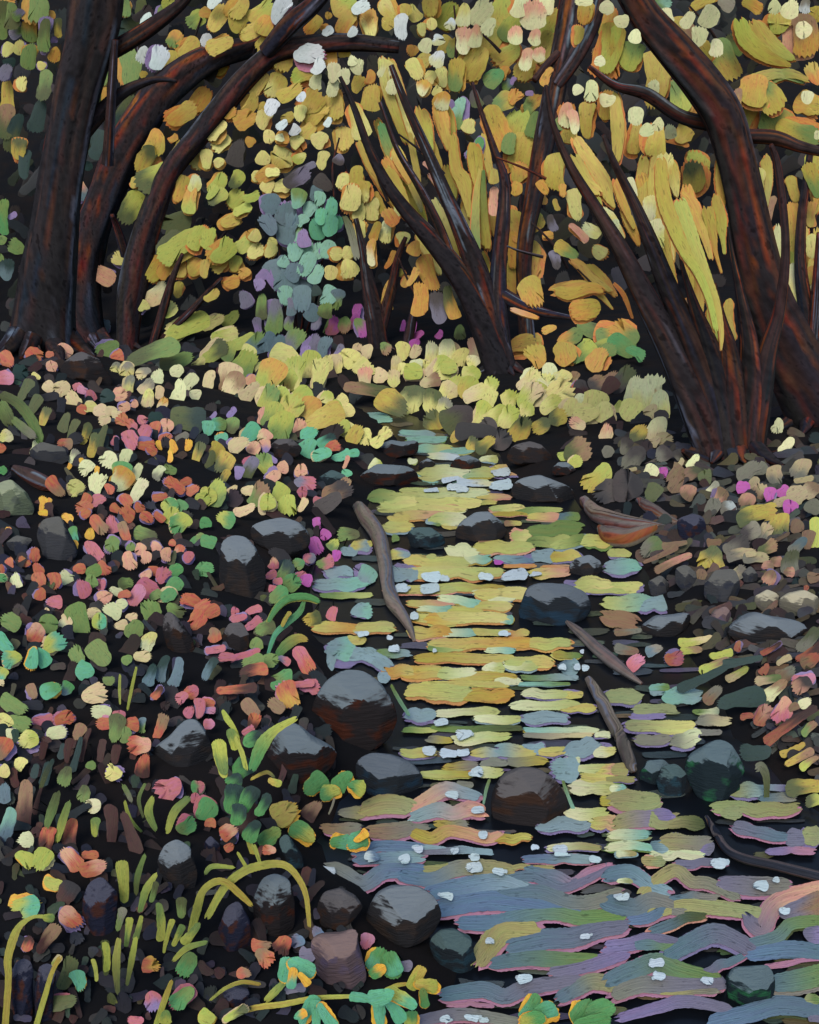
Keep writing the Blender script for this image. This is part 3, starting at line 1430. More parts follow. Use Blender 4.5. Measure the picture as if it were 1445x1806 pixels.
337 1219 28 24 30 rp
322 1231 22 16 40 p
335 1256 22 18 60 p
350 1249 32 18 90 ppl
357 1239 22 20 0 r
277 1221 30 14 50 rR
297 1388 46 34 25 p
349 1386 26 26 0 Gp
345 1409 18 18 0 p
360 1426 40 36 60 GGp
327 1454 34 26 30 gGp
165 1419 30 24 10 c
45 1481 32 26 10 c
147 1399 30 22 75 gD
116 1369 36 22 70 gD
8 1399 40 24 85 s
10 1454 60 22 70 sM
76 1324 36 12 80 R
122 1324 44 12 80 R
150 1314 60 10 72 R
180 1324 44 12 82 R
205 1330 36 16 80 R
82 1306 20 12 0 R
40 1420 100 30 82 Rn
68 1410 60 8 75 R
126 1469 56 26 80 Rr
86 1482 44 24 80 Rr
193 1460 90 22 90 R
230 1470 80 22 110 R
135 1330 60 10 75 d
80 1365 50 16 75 d
62 1360 30 14 75 d
110 1325 34 12 70 d
366 1240 28 24 0 rrP
368 1252 24 12 0 lP
369 1277 22 20 0 pP
512 1224 46 34 110 orP
546 1214 36 24 170 pP
488 1207 22 16 30 G
418 1215 76 16 5 rR
443 1249 40 24 130 n
488 1244 36 20 140 n
448 1272 30 24 70 Rr
371 1454 20 18 0 r
405 1470 34 28 30 rk
404 1494 18 14 30 r
475 1500 24 18 0 rk
502 1434 50 40 30 yyj
553 1431 44 26 50 Rn
436 1444 60 22 60 R
43 1516 36 22 145 eej
76 1516 38 30 60 e
125 1516 44 26 130 rkl
159 1508 28 16 0 r
164 1529 46 26 15 rk
94 1555 38 22 160 eej
45 1596 52 36 10 emj
126 1616 46 30 140 rkl
120 1576 40 34 60 RB
48 1664 30 18 70 rR
85 1656 60 20 55 Rn
100 1694 24 12 50 eC
117 1716 60 26 70 D
136 1730 36 24 110 mmj
109 1766 50 24 10 DDp
268 1766 42 30 90 lp
266 1706 32 26 0 ro
330 1701 44 30 60 Ggp
322 1759 50 30 40 Ggp
240 1799 30 16 0 p
461 1664 40 24 0 rn
465 1689 34 26 130 rn
430 1718 28 20 0 rn
501 1667 34 26 60 Rr
647 1660 30 24 70 pP
561 1646 26 20 120 av
526 1661 26 20 0 va
543 1684 28 26 0 v
521 1746 40 16 10 v
716 1701 24 20 0 v
366 1792 26 30 60 eej
415 1788 50 16 30 eD
1150 968 44 30 30 hg
1190 960 44 12 10 n
1165 978 60 8 25 n
1188 993 70 14 25 nk
1235 1015 22 18 80 n
1253 983 50 40 60 qD
1260 955 30 16 10 n
1300 963 46 34 40 hb
1348 938 34 26 60 hC
1323 935 34 26 30 bh
1380 928 50 36 70 Dq
1328 912 60 30 20 Dq
1404 928 26 22 60 n
1438 943 60 24 85 e
1427 953 34 22 80 n
1408 963 40 18 45 hs
1353 963 40 20 30 Dn
1308 980 60 20 10 hC
1333 985 44 22 0 hC
1369 989 20 18 0 nk
1354 1000 20 16 0 kn
1358 1018 30 22 60 kn
1392 1009 22 18 0 nk
1400 993 44 30 80 hD
1436 1017 22 16 0 n
1300 1008 30 20 30 Ch
1422 1038 14 8 70 r
1425 1128 50 24 50 hD
1108 1113 50 12 5 nh
1105 1145 44 16 170 nh
1154 1147 28 20 20 sh
1189 1159 34 24 10 rp
1123 1170 32 24 40 pP
1226 1128 56 14 10 eC
1219 1147 44 13 5 en
1272 1153 44 14 10 e
1260 1173 60 16 25 en
1300 1188 50 14 30 Ce
1348 1180 24 14 55 r
1383 1165 30 12 30 C
1386 1185 36 24 30 nh
1418 1198 40 24 15 pP
1430 1165 36 22 30 nr
1428 1150 50 20 30 rR
1355 1198 50 14 10 Cg
1303 1140 20 10 80 r
1360 1143 44 10 30 rR
1240 1195 90 16 25 d
1310 1165 80 14 10 d
1258 1226 40 22 45 nh
1368 1216 46 20 40 cn
1345 1261 44 30 50 rkp
1379 1251 44 32 70 pk
1318 1264 24 10 10 r
1415 1209 36 26 30 kb
1420 1239 26 18 30 c
1400 1249 24 14 30 n
1395 1279 110 16 35 rR
1428 1286 34 13 45 gn
1398 1321 50 12 25 q
1410 1336 60 14 28 qn
1428 1346 40 14 35 en
1308 1236 80 30 10 d
1333 1324 60 30 0 d
1420 1390 70 24 5 Dq
1436 1415 30 24 20 De
"""
WATER = """
656 735 60 16 175 AM
668 742 44 10 0 M
737 764 60 12 175 MA
752 775 70 12 0 M
765 792 60 16 0 Me
805 794 60 12 0 M
782 805 50 16 0 cw
728 812 16 10 0 c
862 811 30 12 0 ce
782 834 80 26 0 ecM
822 832 100 20 0 Me
895 830 60 20 0 yk
785 870 150 20 0 ec
760 885 180 18 0 eY
872 876 60 10 0 yk
850 886 50 10 0 gy
686 877 70 26 0 ge
706 885 60 30 0 eY
745 895 150 18 0 eYc
790 890 60 8 0 yk
895 897 60 14 0 eYk
950 900 80 12 0 ge
885 833 36 16 20 w
795 845 34 10 0 w
842 852 80 16 0 wc
882 854 50 20 0 w
807 862 40 16 160 w
760 864 30 8 0 w
742 908 90 16 0 ykO
790 915 60 22 0 ec
795 922 30 16 0 Yc
765 921 30 14 0 Ag
900 906 60 8 0 q
960 910 56 14 0 yk
905 923 34 10 0 ny
1002 912 40 16 0 sg
919 943 40 22 0 eYk
980 933 96 26 5 gg
965 955 90 22 0 ge
1004 957 60 22 10 eg
1050 953 50 16 0 ey
887 965 100 22 0 yek
858 955 26 10 0 n
770 990 110 22 0 yeO
817 972 52 24 0 c
840 986 48 18 0 cM
760 987 20 14 0 e
907 986 66 16 0 Aal
880 990 18 10 0 f
932 982 20 10 0 l
957 981 40 22 0 A
994 980 56 20 0 qyl
917 998 56 8 0 O
985 1001 60 12 0 Ok
797 1010 180 22 0 YeO
970 1010 70 20 0 yk
760 1015 38 20 0 w
785 1020 20 14 0 w
857 1017 32 16 0 w
907 1016 54 22 10 w
947 1012 22 10 10 w
728 1010 30 24 0 AAl
745 1038 130 18 0 yek
830 1037 120 16 0 eqO
758 1037 38 20 0 w
865 1042 60 14 0 cM
890 1047 100 24 0 yYO
885 1055 44 14 0 c
760 1063 80 14 0 yk
810 1060 72 18 172 cM
767 1073 56 15 0 cM
820 1075 60 12 0 y
872 1068 60 18 0 yY
812 1090 170 22 0 yYO
892 1092 30 12 0 cM
731 1087 17 17 0 w
780 1092 60 20 0 oy
757 1114 70 22 0 yo
812 1116 64 16 0 cM
865 1115 70 14 0 ye
910 1117 46 14 0 Oy
888 1118 20 12 0 w
852 1135 190 22 0 yoO
965 1135 80 20 0 yeO
882 1146 50 15 0 cM
945 1137 30 8 0 k
785 1143 60 16 0 ge
820 1160 170 18 0 qyO
767 1148 9 9 0 w
1000 1155 50 14 0 qg
935 1168 80 22 0 eyO
920 1172 60 20 0 ce
745 1185 80 24 0 oyO
850 1193 120 16 0 yqO
870 1180 36 18 0 ce
802 1187 74 20 0 ec
897 1200 44 14 0 c
970 1195 100 12 0 gA
1003 1175 40 26 0 sA
992 1178 15 13 0 w
1018 1177 14 13 0 w
1033 1177 14 14 0 w
1028 1149 8 10 0 w
616 970 30 18 0 A
636 965 40 18 0 yAl
648 960 20 10 0 y
598 1008 46 20 0 AAl
603 1030 90 26 0 AMl
643 1013 34 34 60 AMl
611 1050 90 12 0 ge
638 1080 38 24 0 AMl
593 1108 80 20 0 yoO
661 1107 70 22 0 yeO
628 1128 40 16 0 y
601 1148 60 40 0 AMl
641 1155 80 26 170 AAl
668 1163 50 30 150 AAl
578 1165 40 40 60 AAl
695 1152 60 16 0 gA
641 1118 22 12 0 w
688 1124 12 10 0 w
695 1145 24 14 0 w
678 1193 26 18 0 A
703 930 50 20 0 ey
703 913 40 14 0 y
698 951 14 14 0 g
706 978 36 16 0 yA
708 1008 36 24 0 AAl
708 1038 28 20 0 w
706 1183 46 22 0 oyO
1093 975 40 14 0 eel
1098 998 60 18 0 AMl
1090 1036 80 14 0 eYl
1120 1040 30 12 0 l
1108 1063 90 20 0 eM
1153 1065 60 18 0 AAl
1208 1061 70 16 0 qgl
1045 1030 60 18 0 eYl
1010 1028 34 10 0 l
1075 1040 80 10 0 eel
1093 1093 60 20 170 n
775 1218 110 30 0 yeO
857 1227 90 26 0 qo
820 1208 150 14 0 yyO
900 1205 40 10 0 c
960 1206 90 8 0 Mg
967 1223 90 16 0 ce
1010 1224 40 14 0 yyl
962 1244 120 18 0 ce
1020 1249 60 16 0 yyl
742 1261 50 24 0 AAl
755 1272 40 6 0 l
825 1256 110 16 0 ce
880 1268 80 16 0 ce
962 1266 80 20 0 AAl
779 1275 26 16 0 w
840 1285 160 14 0 gD
740 1287 60 10 0 ge
819 1294 30 18 0 w
990 1288 130 12 0 Mc
985 1297 120 12 0 hC
1063 1297 30 12 0 c
775 1304 44 14 0 hq
850 1302 100 20 5 ce
740 1327 60 20 0 eyl
857 1328 50 18 0 yA
832 1335 40 10 0 l
908 1324 60 24 0 Ayl
940 1318 40 18 0 AAl
908 1322 44 16 0 ce
975 1324 56 18 0 yyl
1027 1318 60 30 20 AAl
1066 1322 38 20 0 cYl
757 1322 32 20 0 w
792 1328 36 20 0 w
817 1327 30 14 0 w
812 1351 56 16 0 qh
872 1345 46 16 0 h
930 1343 70 16 0 hq
785 1366 90 14 0 eq
862 1362 46 20 0 ce
841 1362 24 20 0 w
820 1384 30 14 0 h
997 1352 50 40 0 AAl
1070 1360 40 20 0 yk
1055 1372 60 14 0 yyl
1025 1354 88 16 0 ce
1010 1340 26 14 0 c
1045 1390 80 18 0 ce
1080 1412 40 16 0 qe
S 725,1425,20 760,1405,26 785,1392,28 810,1396,24 847,1406,16 kAP
S 725,1442,22 770,1428,28 800,1434,26 830,1426,28 857,1434,22 AkP
797 1402 28 16 0 w
843 1429 28 18 0 w
797 1455 56 18 0 qh
735 1458 44 14 0 h
S 725,1465,22 760,1478,22 790,1464,24 820,1468,22 860,1478,20 886,1470,14 qkP
852 1471 20 18 0 w
905 1478 60 16 5 qy
995 1455 90 24 0 AAl
1035 1436 64 28 0 ce
982 1456 32 12 0 c
1070 1450 50 30 0 ykl
740 1495 60 16 0 AAP
805 1500 100 14 0 vA
738 1496 20 16 0 w
802 1499 18 14 0 w
944 1495 18 12 0 w
1012 1492 60 14 0 cyl
988 1497 34 18 0 w
623 1434 44 22 0 hq
S 636,1430,26 680,1418,36 728,1424,30 yeP
603 1462 66 22 0 nhP
S 652,1466,22 690,1466,30 728,1460,26 nhP
S 640,1502,14 670,1492,20 728,1492,20 aaP
1098 1226 60 20 0 eel
1203 1226 66 22 0 MA
1163 1214 34 14 0 Mg
1155 1251 80 14 0 e
1143 1263 60 10 0 l
1245 1254 42 14 0 gc
1165 1281 120 16 0 eYl
1258 1271 56 14 0 hC
1253 1291 40 12 0 h
1150 1304 60 14 0 hhl
1210 1304 50 20 15 hcl
1093 1359 30 24 0 yyl
1095 1374 50 8 0 q
1090 1391 30 14 0 cM
1120 1412 86 24 0 qeP
S 1083,1452,24 1130,1442,34 1185,1440,28 qlP
1165 1446 60 30 0 eq
1208 1452 70 26 0 qD
1333 1426 150 26 0 eqP
1290 1432 40 30 0 e
1320 1394 60 18 0 eA
1370 1389 60 8 0 Al
1370 1407 60 12 0 sh
1340 1467 100 24 170 vsP
1432 1474 40 34 0 eel
1405 1480 40 30 0 vvl
1110 1472 70 20 0 cM
1118 1492 60 18 0 cM
1165 1490 40 30 0 sA
1210 1486 80 34 0 qhl
1245 1492 34 24 0 lv
1395 1499 50 14 0 lP
1195 1503 60 14 0 c
S 538,1545,26 590,1535,34 640,1557,34 680,1537,34 728,1535,32 haP
576 1536 34 20 0 w
S 645,1515,20 690,1512,26 728,1510,24 aAP
656 1512 32 18 0 wa
713 1514 24 18 0 w
S 722,1540,32 760,1547,34 800,1536,34 850,1530,34 890,1535,20 aqP
797 1530 70 22 0 qqP
836 1528 32 24 0 w
838 1512 20 18 0 w
879 1537 24 15 0 w
S 772,1572,34 830,1562,42 890,1560,40 925,1570,24 aAP
920 1530 80 12 0 y
S 895,1552,20 940,1545,26 985,1562,26 1015,1555,26 1062,1530,18 svP
S 945,1533,16 980,1543,24 1010,1556,22 1040,1538,22 1068,1528,14 sP
985 1515 90 20 0 aAP
1050 1515 28 16 0 w
990 1506 30 8 0 w
S 785,1602,34 850,1590,44 910,1595,40 965,1600,36 1005,1606,24 aaP
787 1581 30 14 0 w
S 895,1580,30 950,1575,36 1000,1592,36 1040,1590,34 1084,1575,30 shP
S 825,1625,26 880,1625,36 930,1616,36 980,1610,34 1030,1620,34 1090,1610,26 agP
S 848,1692,30 868,1660,50 892,1645,46 935,1640,26 qyP
864 1661 17 14 0 w
S 915,1665,36 960,1655,44 1010,1655,44 1060,1640,38 1090,1635,26 svP
S 885,1697,26 930,1690,34 990,1695,34 1045,1690,22 sgP
1032 1652 22 12 0 w
S 985,1712,20 1040,1700,32 1090,1683,26 vlP
S 795,1752,30 850,1745,36 890,1757,34 930,1742,34 1002,1730,22 svP
926 1726 34 20 0 w
S 998,1757,26 1020,1742,34 1050,1735,36 1090,1740,30 sqP
S 745,1800,22 800,1790,28 850,1795,26 908,1800,20 vhP
785 1797 24 14 0 w
832 1794 30 14 0 w
854 1799 20 12 0 w
830 1772 50 10 0 P
1105 1506 40 10 0 cy
1153 1516 40 20 0 ye
1195 1510 56 16 0 c
1235 1522 60 20 0 vvP
1268 1521 34 22 0 w
S 1083,1545,32 1110,1540,34 1145,1560,30 1165,1566,18 sAP
1103 1549 32 16 0 ce
S 1142,1572,18 1170,1546,28 1195,1541,28 1220,1555,26 1250,1560,26 1288,1575,16 yhP
S 1288,1557,34 1330,1562,42 1375,1560,26 vhP
1342 1563 32 20 0 w
1369 1553 14 14 0 w
S 1083,1590,40 1120,1600,42 1150,1592,40 1192,1600,30 shP
1098 1581 28 14 0 w
S 1155,1612,22 1200,1597,32 1250,1602,34 1310,1606,30 1335,1610,18 yeP
1223 1584 56 20 0 sh
S 1325,1612,26 1342,1630,38 1362,1602,40 1390,1585,40 1450,1570,40 vkP
1420 1594 90 44 20 vnk
1384 1605 22 15 0 w
S 1128,1620,18 1145,1616,26 1167,1598,20 asP
1195 1627 70 24 20 sDk
S 1083,1668,28 1110,1665,30 1150,1660,30 1195,1665,20 lvP
1163 1664 80 30 0 sg
S 1185,1684,22 1230,1657,42 1270,1652,42 1315,1670,26 svl
S 1325,1662,18 1370,1650,28 1400,1632,28 1450,1625,28 sgD
1436 1644 40 36 0 vl
S 1335,1682,26 1390,1675,38 1450,1680,36 as
1398 1698 70 14 10 P
S 1375,1732,32 1410,1727,46 1450,1715,46 sgh
S 1083,1727,30 1120,1710,40 1160,1702,40 1200,1712,38 1255,1726,26 sgP
1158 1699 30 16 0 w
1163 1720 26 16 0 w
1270 1703 70 22 25 vsP
S 1095,1752,26 1130,1737,36 1180,1740,38 1265,1730,26 hvP
1215 1745 70 24 0 yhP
1248 1728 24 16 0 w
S 1105,1792,18 1160,1777,26 1210,1770,28 1268,1775,20 lv
S 1265,1800,30 1320,1787,40 1380,1777,42 1440,1782,34 as
1433 1769 30 24 0 eg
1440 1795 30 26 0 v
"""
# things with blades: (name, label, category, base pixel, part name, strokes and dabs standing on the vertical plane through the base)
BLADES = [
("arching_plant","broad green leaf arching down from the left edge below the pink flower","plant",(30,800),"leaf",
 "S 0,695,16 30,710,18 55,740,19 72,778,16 Dg\nS 0,712,22 10,730,26 18,748,18 gD\nS 22,738,12 42,755,16 62,772,14 gh"),
("grass_clump","bright green arching grass between the small pink flowers and the grey-lilac water","grass",(485,1160),"blade",
 "S 474,1095,8 490,1070,13 510,1055,15 540,1052,14 563,1060,10 GGe\nS 473,1154,6 485,1120,11 505,1100,13 528,1080,13 536,1062,8 mG\nS 488,1158,14 505,1138,22 525,1126,20 541,1128,10 Gq\n505 1092 30 8 60 q"),
("grass_clump","two thin yellow-green blades beside the pale teal leaves","grass",(225,1262),"blade",
 "S 212,1190,5 211,1215,6 212,1242,4 e\nS 241,1176,5 233,1212,7 225,1252,5 e"),
("grass_clump","slanting grass blades around the pale cream flowers on the left bank","grass",(100,1500),"blade",
 "S 101,1484,10 110,1450,17 122,1414,12 eg\nS 82,1458,12 92,1428,20 102,1398,14 gD\n169 1459 34 16 85 eg\nS 72,1390,8 82,1362,12 94,1340,8 Dd"),
("grass_clump","fan of curved olive blades below the single pink leaf","grass",(272,1475),"blade",
 "S 217,1384,9 226,1400,11 232,1414,8 gh\nS 220,1413,6 230,1445,9 250,1467,5 eg\nS 256,1382,6 245,1410,8 253,1442,5 gD\nS 270,1406,10 262,1432,18 275,1464,10 eg\nS 296,1466,12 308,1432,18 334,1406,14 eg"),
("sprout","upright sprout with long green leaf and yellow tip beside the grey-capped rock","plant",(430,1490),"leaf",
 "S 393,1253,6 401,1268,11 413,1285,8 422,1303,6 e\n391 1336 62 20 100 gee\n411 1304 40 19 110 eg\nS 434,1356,8 427,1328,9 415,1300,6 e\n438 1289 24 18 20 p\n446 1304 34 28 30 Gd\nS 446,1354,16 462,1315,24 485,1288,16 522,1267,9 Ge\n431 1359 42 30 40 Gd\n413 1376 30 24 40 Gd\n411 1409 50 34 80 Gd\n441 1411 46 26 60 Gd\n463 1419 42 20 60 Gd\n418 1436 42 26 80 Gd\n446 1466 42 24 60 Gd\n476 1476 46 26 40 Gg\nS 443,1374,5 470,1362,7 484,1371,5 qD\n485 1379 24 14 160 ey\nS 437,1478,9 448,1512,10 eq"),
("grass_clump","short upright olive blades left of the grey oval stone","grass",(245,1615),"blade",
 "217 1555 68 20 94 eeg\nS 256,1507,8 243,1545,13 240,1577,8 gD\nS 276,1541,9 258,1570,17 247,1608,10 eg\n271 1573 42 13 75 gD"),
("grass_clump","tall ridged yellow-green blades above the lilac flower","grass",(205,1765),"blade",
 "213 1621 46 14 75 gh\n226 1644 58 14 82 ge\n244 1636 46 12 75 ge\n186 1688 60 16 92 eeD\nS 210,1655,10 205,1700,17 208,1752,9 eD\nS 240,1652,9 233,1690,13 224,1738,7 eD\n167 1711 44 10 100 e\n200 1783 58 22 100 eD"),
("grass_clump","splayed grass blades beneath the large arching grass","grass",(305,1705),"blade",
 "281 1626 76 18 93 eg\n320 1601 34 22 90 gD\n297 1651 60 10 75 e\n314 1650 44 14 65 eg\n337 1646 50 15 50 eg\nS 306,1694,9 330,1672,13 364,1662,9 eg"),
("reed_stalk","bent stalk with round bud at the lower left edge","plant",(12,1815),"stalk",
 "S 9,1812,12 15,1730,12 14,1692,14 24,1655,15 36,1632,11 60,1617,6 86,1618,9 qe\n86 1618 22 17 0 eg"),
("reed_stalk","slim leaning stalk between the dark upright slabs in the bottom left corner","plant",(65,1815),"stalk",
 "S 63,1812,10 78,1762,10 92,1715,8 106,1688,9 eq"),
("reed_stalk","short yellow-green stalk beside the lilac flower","plant",(275,1815),"stalk",
 "S 274,1812,9 290,1765,11 303,1730,7 eq\n292 1794 26 18 80 eg"),
("arching_grass","large olive grass arching over the rust and teal rock","grass",(360,1660),"blade",
 "S 366,1618,14 395,1567,17 430,1537,18 470,1525,17 503,1526,15 525,1547,13 540,1580,11 546,1634,8 eq\nS 336,1648,14 348,1602,18 358,1572,15 378,1556,15 398,1556,14 420,1574,15 444,1597,9 eq\nS 362,1541,8 375,1528,11 413,1530,7 ge\nS 419,1503,6 433,1527,8 e\nS 447,1490,10 452,1502,9 458,1520,7 e"),
("seedling","leafy sprig with yellow-edged green leaves between the grey-capped rock and pink ripples","plant",(600,1440),"leaf",
 "556 1384 46 28 40 GGj\n606 1379 48 26 50 GGj\n583 1401 40 26 20 Gej\n628 1391 34 24 150 eGj\nS 590,1408,4 586,1422,4 580,1436,3 h"),
("seedling","low sprig with mint and golden leaves above the blue wave","plant",(610,1510),"leaf",
 "533 1471 46 28 150 eGj\n601 1486 36 26 0 Gmj\n631 1486 40 26 20 mGj\n636 1474 28 13 40 j"),
("seedling","mint green three-lobed leaf on a thick yellow stem","plant",(480,1775),"leaf",
 "S 468,1766,10 484,1750,14 504,1730,10 eg\n505 1710 48 26 80 mmj\n532 1706 58 24 155 mmj\n515 1725 42 18 80 mj\n536 1727 32 12 130 j"),
("seedling","deep emerald leaf on the stones below the small pink flower","plant",(680,1725),"leaf",
 "665 1692 48 36 60 mGj\n692 1700 48 32 110 mGG\n666 1712 34 18 30 Gjj"),
("seedling","long trailing stem carrying two splayed mint leaves at the bottom edge","plant",(560,1815),"leaf",
 "S 372,1810,8 440,1780,10 500,1771,11 560,1760,9 628,1757,7 qe\n545 1782 54 18 60 mmj\n556 1790 50 18 90 mm\n577 1790 56 18 125 mmj\n530 1790 28 14 30 mj\n640 1762 46 18 170 m\n672 1755 48 26 15 mm\n668 1780 62 20 95 mmj\n692 1776 66 20 125 mmj\n708 1762 54 22 150 mej"),
("seedling","yellow and lime leaf pair left of the dark teal stone","plant",(735,1812),"leaf",
 "S 678,1746,5 700,1738,8 718,1735,6 eq\n735 1725 46 20 60 ey\n752 1738 46 20 170 eyj\n748 1760 36 15 100 Ggj\n727 1800 34 22 90 eGj"),
("seedling","light green leaf cut by the bottom edge, left of its darker twin","plant",(945,1816),"leaf",
 "935 1776 50 26 60 mGj\n958 1790 50 32 25 Gmj\n940 1802 44 26 20 eGj"),
("seedling","dark green leaf cut by the bottom edge, right of its lighter twin","plant",(1045,1816),"leaf",
 "1030 1786 52 36 60 GGj\n1060 1786 54 34 20 GG\n1045 1802 64 22 10 G"),
("grass_clump","low sweep of olive stems along the bottom edge left of the mint leaf","grass",(380,1775),"blade",
 "S 371,1764,5 398,1743,8 428,1732,9 458,1736,8 eq\nS 380,1800,8 415,1787,13 442,1778,8 eD"),
("reed_stalk","pale drooping reed standing in the water right of the green-flecked rock","reed",(1352,1412),"stalk",
 "S 1334,1356,14 1343,1352,16 1352,1372,13 1352,1412,9 hD"),
("reed_stalk","thin pale reed against the left side of the domed rock","reed",(853,1418),"stalk","S 864,1374,5 858,1392,6 853,1418,4 gM"),
("reed_stalk","thin pale reed against the right side of the domed rock","reed",(1012,1430),"stalk","S 993,1376,5 1000,1398,6 1012,1428,7 gM"),
("reed_stalk","short pale reed right of the largest rusty rock","reed",(722,1275),"stalk","S 690,1208,5 703,1232,7 722,1262,6 gM"),
]
